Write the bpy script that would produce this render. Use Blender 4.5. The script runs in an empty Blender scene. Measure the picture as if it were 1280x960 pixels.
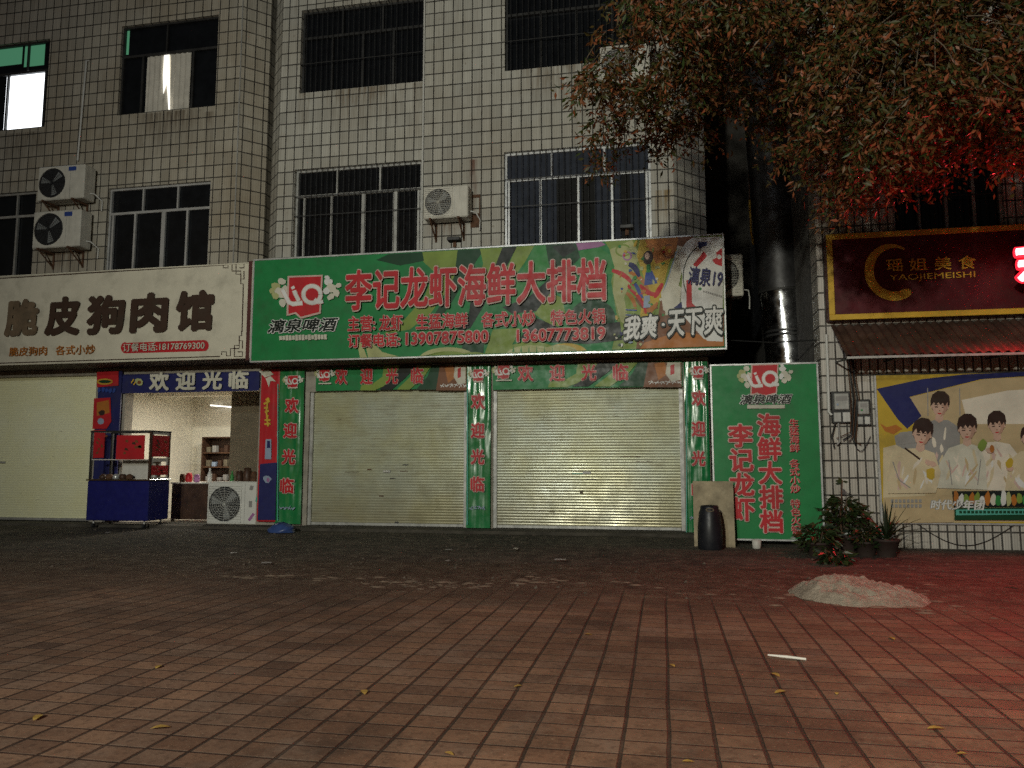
import bpy, math, random
from mathutils import Vector, Matrix, noise as mnoise
R_ = math.radians
rnd = random.Random(7)
scn = bpy.context.scene
COL = scn.collection

# ---------------------------------------------------------------- camera, world, lamps, exposure
H = 1.25                      # eye height of the photographer
FPX = 960.0                   # focal length in pixels of the 1280 px wide photograph
PITCH = math.atan(100 / FPX)
YAW = math.atan(189 * math.cos(PITCH) / FPX)
cam = bpy.data.cameras.new('camera'); cam.sensor_width = 36; cam.lens = 36 * FPX / 1280
cam.clip_start = .05; cam.clip_end = 400
co = bpy.data.objects.new('camera', cam); COL.objects.link(co)
co.location = (0, 0, H); co.rotation_euler = (R_(90) + PITCH, 0, YAW)
scn.camera = co

w = bpy.data.worlds.new('World'); scn.world = w; w.use_nodes = True
wn = w.node_tree; wn.nodes.clear()
sky = wn.nodes.new('ShaderNodeTexSky'); sky.sky_type = 'NISHITA'; sky.sun_disc = False
sky.sun_elevation = R_(4); sky.sun_rotation = R_(200)
bg = wn.nodes.new('ShaderNodeBackground'); bg.inputs['Strength'].default_value = .0055
wo = wn.nodes.new('ShaderNodeOutputWorld')
wn.links.new(sky.outputs[0], bg.inputs[0]); wn.links.new(bg.outputs[0], wo.inputs[0])

def lamp(name, kind, loc, power, col, size=.3, rot=None, sy=None, spot=None):
    l = bpy.data.lights.new(name, kind); l.energy = power; l.color = col
    if kind == 'AREA':
        l.size = size
        if sy: l.shape = 'RECTANGLE'; l.size_y = sy
    else: l.shadow_soft_size = size
    if spot: l.spot_size = R_(spot); l.spot_blend = .9
    o = bpy.data.objects.new(name, l); COL.objects.link(o); o.location = loc
    if rot: o.rotation_euler = [R_(a) for a in rot]
    return o
F_EST = 14.0
def aim(a, b):
    e = (Vector(b) - Vector(a)).to_track_quat('-Z', 'Y').to_euler(); return [math.degrees(x) for x in e]
# street lamps on the photographer's side of the road: their glints show on the flue, the shutters and the sign edges
lamp('street_lamp_light', 'SPOT', (2.8, -.4, 4.9), 1050, (1.0, .86, .62), .2, (20, 0, 0), spot=100)
lamp('street_lamp_light', 'SPOT', (-3.0, -9.0, 5.4), 6200, (1.0, .98, .81), .25, aim(( -3.0, -9.0, 5.4), (-1.6, F_EST, 3.3)), spot=74)
lamp('street_lamp_light', 'POINT', (-5.0, -8.5, 7.6), 1900, (.90, .97, 1.0), .25)

scn.view_settings.view_transform = 'Standard'; scn.view_settings.look = 'None'
scn.view_settings.exposure = 0.0; scn.view_settings.gamma = 1
scn.view_settings.use_curve_mapping = False
scn.render.engine = 'CYCLES'
scn.cycles.use_denoising = False
scn.cycles.max_bounces = 6; scn.cycles.transparent_max_bounces = 12
scn.cycles.sample_clamp_indirect = 4

# ---------------------------------------------------------------- pixel of the photograph -> point of the place
_s, _c, _sp, _cp = math.sin(YAW), math.cos(YAW), math.sin(PITCH), math.cos(PITCH)
FW = Vector((-_s * _cp, _c * _cp, _sp)); RT = Vector((_c, _s, 0)); UP = Vector((_s * _sp, -_c * _sp, _cp))
def ray(px, py): return FPX * FW + (px - 640) * RT + (480 - py) * UP
def at(px, py, Y):
    d = ray(px, py); t = Y / d.y
    return Vector((d.x * t, Y, H + d.z * t))
def gr(px, py, z=0.0):
    d = ray(px, py); t = (z - H) / d.z
    return Vector((d.x * t, d.y * t, z))
def rect(px0, py0, px1, py1, Y):
    "x0,x1,z0,z1 of an upright rectangle standing on plane Y"
    mx, my = (px0 + px1) / 2, (py0 + py1) / 2
    return at(px0, my, Y).x, at(px1, my, Y).x, at(mx, py1, Y).z, at(mx, py0, Y).z

F = gr(616, 664).y            # street front of the two tiled blocks
S = F - .9                    # face of the projecting signboards
RB = gr(1200, 687.5).y          # front of the right hand block
print('F', F, 'RB', RB)

# ---------------------------------------------------------------- materials
class NT:
    def __init__(s, m): s.t = m.node_tree; s.n = s.t.nodes; s.l = s.t.links
    def new(s, k, **kw):
        n = s.n.new(k)
        for a, b in kw.items(): setattr(n, a, b)
        return n
    def put(s, sock, v):
        if isinstance(v, bpy.types.NodeSocket): s.l.new(v, sock)
        elif v is not None: sock.default_value = v
    def m(s, op, a, b=None, c=None):
        n = s.new('ShaderNodeMath', operation=op)
        s.put(n.inputs[0], a); s.put(n.inputs[1], b)
        if c is not None: s.put(n.inputs[2], c)
        return n.outputs[0]
    def noise(s, vec, scale, det=4, rough=.55):
        n = s.new('ShaderNodeTexNoise'); s.put(n.inputs['Vector'], vec)
        n.inputs['Scale'].default_value = scale; n.inputs['Detail'].default_value = det
        n.inputs['Roughness'].default_value = rough
        return n.outputs[0]
    def ramp(s, v, a, b, lo=0., hi=1.):
        n = s.new('ShaderNodeMapRange'); s.put(n.inputs[0], v)
        n.inputs[1].default_value = a; n.inputs[2].default_value = b
        n.inputs[3].default_value = lo; n.inputs[4].default_value = hi
        return n.outputs[0]
    def mix(s, f, a, b, mode='MIX'):
        n = s.new('ShaderNodeMix', data_type='RGBA', blend_type=mode)
        s.put(n.inputs[0], f)
        s.put(n.inputs[6], (*a, 1) if isinstance(a, tuple) and len(a) == 3 else a)
        s.put(n.inputs[7], (*b, 1) if isinstance(b, tuple) and len(b) == 3 else b)
        return n.outputs[2]
    def scale(s, col, f): 
        n = s.new('ShaderNodeVectorMath', operation='SCALE'); s.put(n.inputs[0], col); s.put(n.inputs[3], f)
        return n.outputs[0]
    def bump(s, h, strength, dist=.01):
        n = s.new('ShaderNodeBump'); n.inputs['Strength'].default_value = strength
        n.inputs['Distance'].default_value = dist; s.put(n.inputs['Height'], h)
        return n.outputs[0]
def newmat(name):
    m = bpy.data.materials.new(name); m.use_nodes = True
    return m, NT(m), m.node_tree.nodes['Principled BSDF']
def mat(name, col, rough=.6, metal=0., var=.18, scale=5., bump=0., bscale=30., spec=.4, dirt=None, streak=0.):
    m, t, p = newmat(name)
    tc = t.new('ShaderNodeTexCoord').outputs['Object']
    n1 = t.noise(tc, scale, 6, .62)
    f = t.ramp(n1, .3, .7, 1 - var, 1 + var)
    c = t.scale((*col,), f)
    if dirt:
        d = t.ramp(t.noise(tc, scale * .6, 8, .7), .5, .72, 0, dirt[1])
        c = t.mix(d, c, tuple(dirt[0]))
    if streak:
        mp = t.new('ShaderNodeMapping'); t.put(mp.inputs[0], tc); mp.inputs['Scale'].default_value = (9, 9, .5)
        st = t.ramp(t.noise(mp.outputs[0], 2., 5, .6), .52, .75, 0, streak)
        c = t.mix(st, c, (.05, .04, .03))
    t.put(p.inputs['Base Color'], c)
    p.inputs['Roughness'].default_value = rough; p.inputs['Metallic'].default_value = metal
    p.inputs['Specular IOR Level'].default_value = spec
    rr = t.ramp(t.noise(tc, scale * 2.3, 5), .3, .7, max(.03, rough - .1), min(1, rough + .12)); t.put(p.inputs['Roughness'], rr)
    if bump: t.put(p.inputs['Normal'], t.bump(t.noise(tc, bscale, 6, .6), bump, .02))
    return m
def emit(name, col, strength):
    m, t, p = newmat(name)
    p.inputs['Base Color'].default_value = (*col, 1)
    p.inputs['Emission Color'].default_value = (*col, 1); p.inputs['Emission Strength'].default_value = strength
    return m

def tile_mat(name, base, tw, th, joint=(.02, .018, .016), fine=.22, fw=4, stains=(), dirt=.5, jw=.019):
    m, t, p = newmat(name)
    uv = t.new('ShaderNodeTexCoord').outputs['UV']
    wob = t.noise(uv, 1.3, 3)
    sx = t.new('ShaderNodeSeparateXYZ'); t.put(sx.inputs[0], uv)
    u = t.m('ADD', sx.outputs[0], t.m('MULTIPLY', t.m('SUBTRACT', wob, .5), .012)); v = t.m('ADD', sx.outputs[1], t.m('MULTIPLY', t.m('SUBTRACT', wob, .5), .016))
    def joint_line(x, size, width):
        q = t.m('DIVIDE', x, size); fr = t.m('FRACT', q)
        e = t.m('MINIMUM', fr, t.m('SUBTRACT', 1.0, fr))
        return t.ramp(e, width / size * .5, width / size * .5 + .012 / size * .5, 1, 0), t.m('FLOOR', q)
    ju, iu = joint_line(u, tw, jw); jv, iv = joint_line(v, th, jw)
    fu, ifu = joint_line(u, tw / fw, .004)
    cid = t.new('ShaderNodeCombineXYZ'); t.put(cid.inputs[0], iu); t.put(cid.inputs[1], iv)
    wn1 = t.new('ShaderNodeTexWhiteNoise', noise_dimensions='2D'); t.put(wn1.inputs['Vector'], cid.outputs[0])
    cid2 = t.new('ShaderNodeCombineXYZ'); t.put(cid2.inputs[0], ifu); t.put(cid2.inputs[1], iv)
    wn2 = t.new('ShaderNodeTexWhiteNoise', noise_dimensions='2D'); t.put(wn2.inputs['Vector'], cid2.outputs[0])
    f = t.m('MULTIPLY', t.ramp(wn1.outputs[0], 0, 1, .84, 1.08), t.ramp(wn2.outputs[0], 0, 1, .93, 1.05))
    c = t.scale((*base,), f)
    big = t.ramp(t.noise(uv, .5, 6, .65), .42, .72, 0, dirt); c = t.mix(big, c, tuple(b * k for b, k in zip(base, (.62, .52, .4))))
    mp = t.new('ShaderNodeMapping'); t.put(mp.inputs[0], uv); mp.inputs['Scale'].default_value = (5, .35, 1)
    st = t.ramp(t.noise(mp.outputs[0], 1.6, 6, .7), .55, .8, 0, .55); c = t.mix(st, c, (.13, .1, .07))
    sp = t.ramp(t.noise(uv, 9, 3, .6), .66, .74, 0, .5); c = t.mix(sp, c, (.16, .11, .07))
    mq = t.new('ShaderNodeMapping'); t.put(mq.inputs[0], uv); mq.inputs['Scale'].default_value = (14, .9, 1)
    drip = t.noise(mq.outputs[0], 1.3, 5, .65)
    for (su, sv, sw, sl, scol, sk) in stains:
        mu = t.ramp(t.m('ABSOLUTE', t.m('SUBTRACT', sx.outputs[0], su)), sw * .4, sw, 1, 0)
        mv = t.m('MULTIPLY', t.ramp(sx.outputs[1], sv - sl, sv, 0, 1), t.ramp(sx.outputs[1], sv, sv + .02, 1, 0))
        c = t.mix(t.m('MULTIPLY', t.m('MULTIPLY', mu, mv), t.ramp(drip, .38, .62, 0, sk)), c, scol)
    jall = t.m('MAXIMUM', t.m('MAXIMUM', ju, jv), t.m('MULTIPLY', fu, fine))
    jn = t.ramp(t.noise(uv, 4, 3), .3, .7, .8, 1.0)
    c = t.mix(t.m('MULTIPLY', jall, jn), c, tuple(joint))
    t.put(p.inputs['Base Color'], c)
    t.put(p.inputs['Roughness'], t.ramp(jall, 0, 1, .38, .9))
    p.inputs['Specular IOR Level'].default_value = .3
    t.put(p.inputs['Normal'], t.bump(t.m('SUBTRACT', 1., jall), .5, .006))
    return m

M = {}
def stain(px, py, w_, l_, col=(.16, .11, .06), k=.9):
    p = at(px, py, F); return (p.x, p.z, w_, l_, col, k)
M['tile'] = tile_mat('ceramic_tile', (.485, .475, .425), .2, .26, stains=(stain(450, 110, 1.1, .9), stain(690, 80, .8, 1.0), stain(592, 200, .10, 1.4, (.14, .05, .025), 1.), stain(556, 274, .45, .5, (.17, .09, .045), 1.), stain(829, 238, .22, .9, (.24, .15, .04), 1.), stain(380, 112, .15, 1.2), stain(522, 104, .12, 1.2)))
M['tile_left'] = tile_mat('ceramic_tile_old', (.46, .43, .36), .21, .27, dirt=.7, stains=(stain(210, 140, .9, 1.0, (.12, .09, .06)), stain(84, 312, .5, .6, (.14, .08, .045), 1.), stain(30, 166, .7, .9, (.12, .09, .06)), stain(262, 140, .12, 1.6, (.12, .09, .06))))
M['tile_right'] = tile_mat('ceramic_tile_narrow', (.55, .52, .47), .12, .26, fine=.3, fw=3)
M['plaster'] = mat('plaster', (.34, .31, .26), .9, var=.25, bump=.2, streak=.5)
M['dark_wall'] = mat('shade_dark_render', (.06, .056, .052), .9, var=.4, bump=.4, streak=.6)  # dark base colour carries the shade of the alley and the slot
M['maroon'] = mat('maroon_steel', (.09, .025, .022), .55, var=.3)
M['soffit'] = mat('soffit_board', (.07, .045, .035), .8, var=.3)
M['alley_render'] = mat('grey_render', (.14, .135, .13), .9, var=.3, bump=.4, streak=.7)  # base colour lowered so the alley side wall looks shaded
M['alu'] = mat('aluminium', (.60, .61, .61), .34, .45, var=.15)
M['alu_dull'] = mat('aluminium_dull', (.42, .42, .40), .5, .4, var=.25, streak=.4)
M['steel_dark'] = mat('dark_steel', (.05, .05, .05), .5, .5, var=.3)
M['rust'] = mat('rusty_steel', (.11, .055, .03), .8, .1, var=.5, scale=14)
M['glass_dark'] = mat('dark_glass', (.008, .009, .011), .12, var=.3, spec=.5)
M['room_dark'] = mat('unlit_room', (.012, .012, .012), .9)
M['white_paint'] = mat('white_paint', (.62, .6, .55), .5, var=.1, streak=.25)
M['ac_shell'] = mat('ac_casing_paint', (.60, .58, .51), .45, var=.12, streak=.3)
M['ac_clean'] = mat('ac_casing_clean', (.68, .68, .64), .4, var=.06)
M['ac_dark'] = mat('fan_dark', (.02, .021, .023), .6)
M['ac_fan'] = mat('fan_grey', (.2, .21, .21), .6)
M['cable'] = mat('cable_rubber', (.02, .02, .02), .6)
M['pvc'] = mat('pvc_pipe', (.6, .6, .57), .45, var=.1, streak=.3)
M['curtain_white'] = mat('curtain_white', (.6, .57, .5), .9, var=.15)
M['curtain_blue'] = mat('curtain_blue', (.032, .038, .054), .9, var=.25)
M['stainless'] = mat('stainless_steel', (.36, .37, .38), .2, 1., var=.12, scale=3)
M['stainless_dull'] = mat('sooty_stainless_steel', (.10, .10, .105), .42, .8, var=.35, scale=3)
M['room_wall'] = mat('shop_wall_paint', (.72, .69, .60), .8, var=.06)
M['room_floor'] = mat('shop_floor_tile', (.3, .27, .22), .4)
M['tan'] = mat('tan_partition', (.15, .125, .085), .8, var=.15)
M['wood_dark'] = mat('dark_wood', (.06, .03, .018), .5, var=.4)
def vinyl(name, col, rough=.45, var=.12): return mat(name, col, rough, var=var, scale=3, spec=.3, dirt=((.06, .06, .045), .35))
M['green'] = vinyl('green_vinyl', (.016, .215, .062))
M['green_gloss'] = mat('glossy_green_cloth', (.016, .20, .062), .24, var=.15, scale=3, spec=.8); M['green2'] = vinyl('mid_green_vinyl', (.04, .24, .06))
M['dkgreen'] = vinyl('dark_green_vinyl', (.008, .055, .022))
M['black'] = vinyl('black_vinyl', (.010, .016, .014))
M['lime'] = vinyl('lime_vinyl', (.21, .30, .055))
M['pale'] = vinyl('pale_yellow_vinyl', (.42, .44, .20))
M['cream'] = vinyl('cream_vinyl', (.62, .60, .50))
M['red'] = vinyl('red_vinyl', (.50, .022, .030))
M['pink'] = vinyl('outline_vinyl', (.60, .43, .38))
M['white'] = vinyl('white_vinyl', (.72, .72, .70))
M['purple'] = vinyl('purple_vinyl', (.36, .16, .34))
M['orange'] = vinyl('orange_vinyl', (.45, .16, .03))
M['brown'] = vinyl('brown_vinyl', (.20, .075, .03))
M['navy'] = vinyl('navy_vinyl', (.022, .026, .12))
M['blue'] = vinyl('blue_vinyl', (.03, .07, .30))
M['ltblue'] = vinyl('light_blue_vinyl', (.30, .38, .50))
M['yellow'] = vinyl('yellow_vinyl', (.52, .36, .04))
M['gold'] = vinyl('gold_paint', (.66, .42, .05), .4)
M['skin'] = vinyl('printed_skin', (.60, .40, .31))
M['skin_shade'] = vinyl('printed_skin_tone', (.45, .27, .20)); M['shirt'] = vinyl('printed_tan_shirt', (.64, .54, .36)); M['shirt2'] = vinyl('printed_cream_shirt', (.74, .67, .56)); M['backdrop'] = vinyl('printed_backdrop', (.52, .40, .23)); M['hair'] = vinyl('printed_hair', (.04, .02, .016))
M['grey'] = vinyl('grey_vinyl', (.3, .29, .28))
M['ink'] = vinyl('dark_lettering', (.055, .03, .020), .6)
M['ink_faded'] = vinyl('faded_lettering', (.17, .12, .075), .7, .35)
M['signwhite'] = vinyl('cream_sign_panel', (.66, .62, .50), .55, .08)
M['oxblood'] = vinyl('oxblood_panel', (.085, .009, .014), .45, .2)
M['turq'] = vinyl('turquoise_vinyl', (.1, .42, .34))

# ---------------------------------------------------------------- mesh helpers
class MB:
    def __init__(s): s.v = []; s.f = []; s.mi = []; s.uv = []; s.mats = []; s.sm = []
    def mid(s, m):
        if m not in s.mats: s.mats.append(m)
        return s.mats.index(m)
    def face(s, pts, m, uv=None, smooth=False):
        b = len(s.v); s.v += [tuple(p) for p in pts]; s.f.append(tuple(range(b, b + len(pts)))); s.mi.append(s.mid(m))
        s.uv.append(uv or [(p[0] + p[1], p[2]) for p in pts]); s.sm.append(smooth)
    def grid(s, rows, m, smooth=True, closed=False):
        b = len(s.v); n = len(rows[0]); mi = s.mid(m)
        for r in rows: s.v += [tuple(p) for p in r]
        for i in range(len(rows) - 1):
            for j in range(n if closed else n - 1):
                k = (j + 1) % n
                q = (b + i * n + j, b + i * n + k, b + (i + 1) * n + k, b + (i + 1) * n + j)
                s.f.append(q); s.mi.append(mi); s.sm.append(smooth)
                s.uv.append([(s.v[x][0] + s.v[x][1], s.v[x][2]) for x in q])
    def box(s, x0, x1, y0, y1, z0, z1, m, bev=0.):
        if bev <= 0:
            P = [(x0, y0, z0), (x1, y0, z0), (x1, y1, z0), (x0, y1, z0), (x0, y0, z1), (x1, y0, z1), (x1, y1, z1), (x0, y1, z1)]
            for q in ((0, 1, 5, 4), (1, 2, 6, 5), (2, 3, 7, 6), (3, 0, 4, 7), (4, 5, 6, 7), (3, 2, 1, 0)): s.face([P[i] for i in q], m)
            return
        b = min(bev, (x1 - x0) / 2.1, (y1 - y0) / 2.1, (z1 - z0) / 2.1)
        import itertools
        def c(i, j, k, ax):
            q = [(x0, x1)[i], (y0, y1)[j], (z0, z1)[k]]; sg = [1 - 2 * i, 1 - 2 * j, 1 - 2 * k]
            for a in range(3):
                if a != ax: q[a] += sg[a] * b
            return tuple(q)
        ctr = Vector(((x0 + x1) / 2, (y0 + y1) / 2, (z0 + z1) / 2))
        def add(p):
            n = (Vector(p[1]) - Vector(p[0])).cross(Vector(p[2]) - Vector(p[0]))
            if n.dot(sum((Vector(a) for a in p), Vector()) / len(p) - ctr) < 0: p = p[::-1]
            s.face(p, m)
        o = ((0, 0), (1, 0), (1, 1), (0, 1))
        for sd in (0, 1):
            add([c(sd, a, e, 0) for a, e in o]); add([c(a, sd, e, 1) for a, e in o]); add([c(a, e, sd, 2) for a, e in o])
        for a in (0, 1):
            for e in (0, 1):
                add([c(0, a, e, 1), c(1, a, e, 1), c(1, a, e, 2), c(0, a, e, 2)])
                add([c(a, 0, e, 0), c(a, 1, e, 0), c(a, 1, e, 2), c(a, 0, e, 2)])
                add([c(a, e, 0, 0), c(a, e, 1, 0), c(a, e, 1, 1), c(a, e, 0, 1)])
        for i, j, k in itertools.product((0, 1), repeat=3): add([c(i, j, k, 0), c(i, j, k, 1), c(i, j, k, 2)])
    def tube(s, pts, r, m, n=8, cap=True):
        pts = [Vector(p) for p in pts]; rows = []
        if not isinstance(r, (list, tuple)): r = [r] * len(pts)
        prev = None
        for i, p in enumerate(pts):
            d = (pts[min(i + 1, len(pts) - 1)] - pts[max(i - 1, 0)]).normalized()
            a = prev if prev is not None else (Vector((0, 0, 1)) if abs(d.z) < .9 else Vector((1, 0, 0)))
            e1 = (a - d * a.dot(d)).normalized(); e2 = d.cross(e1); prev = e1
            rows.append([p + (e1 * math.cos(2 * math.pi * k / n) + e2 * math.sin(2 * math.pi * k / n)) * r[i] for k in range(n)])
        s.grid(rows, m, True, True)
        if cap:
            s.face(rows[0][::-1], m); s.face(rows[-1], m)
    def lathe(s, cx, cy, prof, m, n=20, smooth=True):
        rows = [[(cx + r * math.cos(2 * math.pi * k / n), cy + r * math.sin(2 * math.pi * k / n), z) for k in range(n)] for r, z in prof]
        s.grid(rows, m, smooth, True)
        s.face(rows[-1], m); s.face(rows[0][::-1], m)
    def build(s, name, parent=None):
        me = bpy.data.meshes.new(name); me.from_pydata(s.v, [], s.f)
        ul = me.uv_layers.new(name='UVMap'); k = 0
        for f in s.uv:
            for q in f: ul.data[k].uv = q; k += 1
        for m in s.mats: me.materials.append(m)
        me.polygons.foreach_set('material_index', s.mi); me.polygons.foreach_set('use_smooth', s.sm)
        me.validate(); me.update()
        o = bpy.data.objects.new(name, me); COL.objects.link(o)
        if parent is not None:
            o.parent = parent; o.matrix_parent_inverse = Matrix.Translation(-origin(parent))
        return o
def origin(o):
    v = Vector(o.location)
    return v + origin(o.parent) if o.parent and o.type == 'EMPTY' else v
def thing(name, label, cat, loc, group=None):
    o = bpy.data.objects.new(name, None); COL.objects.link(o); o.location = loc; o.empty_display_size = .2
    return tag(o, label, cat, group)
def tag(o, label=None, cat=None, group=None, kind=None):
    if label: o['label'] = label
    if cat: o['category'] = cat
    if group: o['group'] = group
    if kind: o['kind'] = kind
    return o

# flat prints on a board: polygons given as outline points of the photograph, laid on the board's own plane
class Print(MB):
    def __init__(s, Y, ox=0, oy=0, k=1., cx=0, cy=0):
        super().__init__(); s.Y = Y; s.k = 0; s.T = (cx, cy, k, ox, oy); s.clip = None
    def P(s, x, y):
        cx, cy, k, ox, oy = s.T
        return ox + (x - cx) * k if k != 1 or ox else x, oy + (y - cy) * k if k != 1 or oy else y
    def poly(s, pts, m, dy=None):
        s.k += 1; Y = s.Y - .003 - .0003 * s.k if dy is None else s.Y - dy
        q = [s.P(*p) for p in pts]
        if s.clip:
            x0, y0, x1, y1 = s.clip
            for ax, lim, sg in ((0, x0, 1), (0, x1, -1), (1, y0, 1), (1, y1, -1)):
                out = []
                for i in range(len(q)):
                    a, b = q[i - 1], q[i]
                    da, db = sg * (a[ax] - lim), sg * (b[ax] - lim)
                    if da * db < 0:
                        t = da / (da - db); out.append((a[0] + (b[0] - a[0]) * t, a[1] + (b[1] - a[1]) * t))
                    if db >= 0: out.append(b)
                q = out
                if len(q) < 3: return
        w3 = [at(x, y, Y) for x, y in q]
        n = sum(((w3[i].x - w3[i - 1].x) * (w3[i].z + w3[i - 1].z) for i in range(len(w3))))
        if n > 0: w3 = w3[::-1]
        s.face(w3, M[m] if isinstance(m, str) else m)
    def blob(s, cx, cy, rx, ry, m, n=20, rot=0., wob=0., dy=None):
        r = random.Random(int(cx * 31 + cy * 17)); ca, sa = math.cos(R_(rot)), math.sin(R_(rot)); pts = []
        for i in range(n):
            a = 2 * math.pi * i / n; q = 1 + wob * r.uniform(-1, 1)
            x, y = rx * math.cos(a) * q, ry * math.sin(a) * q
            pts.append((cx + x * ca - y * sa, cy + x * sa + y * ca))
        s.poly(pts, m, dy)
    def stroke(s, pts, wd, m):
        L = []; Rr = []
        if not isinstance(wd, (list, tuple)): wd = [wd] * len(pts)
        for i, p in enumerate(pts):
            a = pts[max(0, i - 1)]; b = pts[min(len(pts) - 1, i + 1)]
            dx, dy = b[0] - a[0], b[1] - a[1]; l = math.hypot(dx, dy) or 1
            nx, ny = -dy / l * wd[i] / 2, dx / l * wd[i] / 2
            L.append((p[0] + nx, p[1] + ny)); Rr.append((p[0] - nx, p[1] - ny))
        s.poly(L + Rr[::-1], m)
    def ring(s, cx, cy, rx, ry, wd, m, a0=0, a1=360, n=28):
        s.stroke([(cx + rx * math.cos(R_(a0 + (a1 - a0) * i / n)), cy + ry * math.sin(R_(a0 + (a1 - a0) * i / n))) for i in range(n + 1)], wd, m)

_tc = {}
def glyphs(body, bold, shear, vertical):
    key = (body, bold, shear, vertical)
    if key in _tc: return _tc[key]
    cu = bpy.data.curves.new('lettering', 'FONT'); cu.body = '\n'.join(body) if vertical else body
    cu.size = 1; cu.offset = bold; cu.shear = shear; cu.resolution_u = 3
    o = bpy.data.objects.new('lettering', cu); COL.objects.link(o)
    dg = bpy.context.evaluated_depsgraph_get(); dg.update()
    me = bpy.data.meshes.new_from_object(o.evaluated_get(dg))
    vs = [(v.co.x, v.co.y) for v in me.vertices]; fs = [tuple(p.vertices) for p in me.polygons]
    bpy.data.objects.remove(o); bpy.data.curves.remove(cu); bpy.data.meshes.remove(me)
    _tc[key] = (vs, fs); return vs, fs
def text(mb, body, px0, py0, px1, py1, Y, m, bold=.02, outline=None, ob=.05, shear=0., vertical=False, rot=0., dz=.03, depth=0.):
    """writes body on plane Y so that it fills the given box of the board; heavy weights are built from shifted copies"""
    vs, fs = glyphs(body, 0., shear, vertical)
    x0, x1, z0, z1 = rect(px0, py0, px1, py1, Y)
    ax0, ax1 = min(v[0] for v in vs), max(v[0] for v in vs); ay0, ay1 = min(v[1] for v in vs), max(v[1] for v in vs)
    bx = max(0., bold); kx, kz = (x1 - x0) / (ax1 - ax0 + 2 * bx), (z1 - z0) / (ay1 - ay0 + 2 * bx)
    ca, sa = math.cos(R_(rot)), math.sin(R_(rot)); cx, cz = (x0 + x1) / 2, (z0 + z1) / 2
    def put(Yp, mt, ox, oz):
        b = len(mb.v); mi = mb.mid(M[mt])
        for (x, y) in vs:
            X = (x + ox - (ax0 + ax1) / 2) * kx; Z = (y + oz - (ay0 + ay1) / 2) * kz
            mb.v.append((cx + X * ca - Z * sa, Yp, cz + X * sa + Z * ca))
        for f in fs:
            mb.f.append(tuple(b + i for i in f)); mb.mi.append(mi); mb.sm.append(False); mb.uv.append([(0, 0)] * len(f))
    def heavy(Yp, mt, r, n):
        put(Yp, mt, 0, 0)
        for i in range(n if r > 0 else 0):
            a = 2 * math.pi * (i + .5) / n; put(Yp + .0006 * (i + 1), mt, r * math.cos(a), r * math.sin(a))
        if r > .035:
            for i in range(6): put(Yp + .0006 * (n + i + 1), mt, r * .55 * math.cos(i * 1.047), r * .55 * math.sin(i * 1.047))
    if outline: heavy(Y - dz, outline, max(0, bold) + ob, 12)
    heavy(Y - dz - .016 - depth, m, bold, 8)

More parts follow.
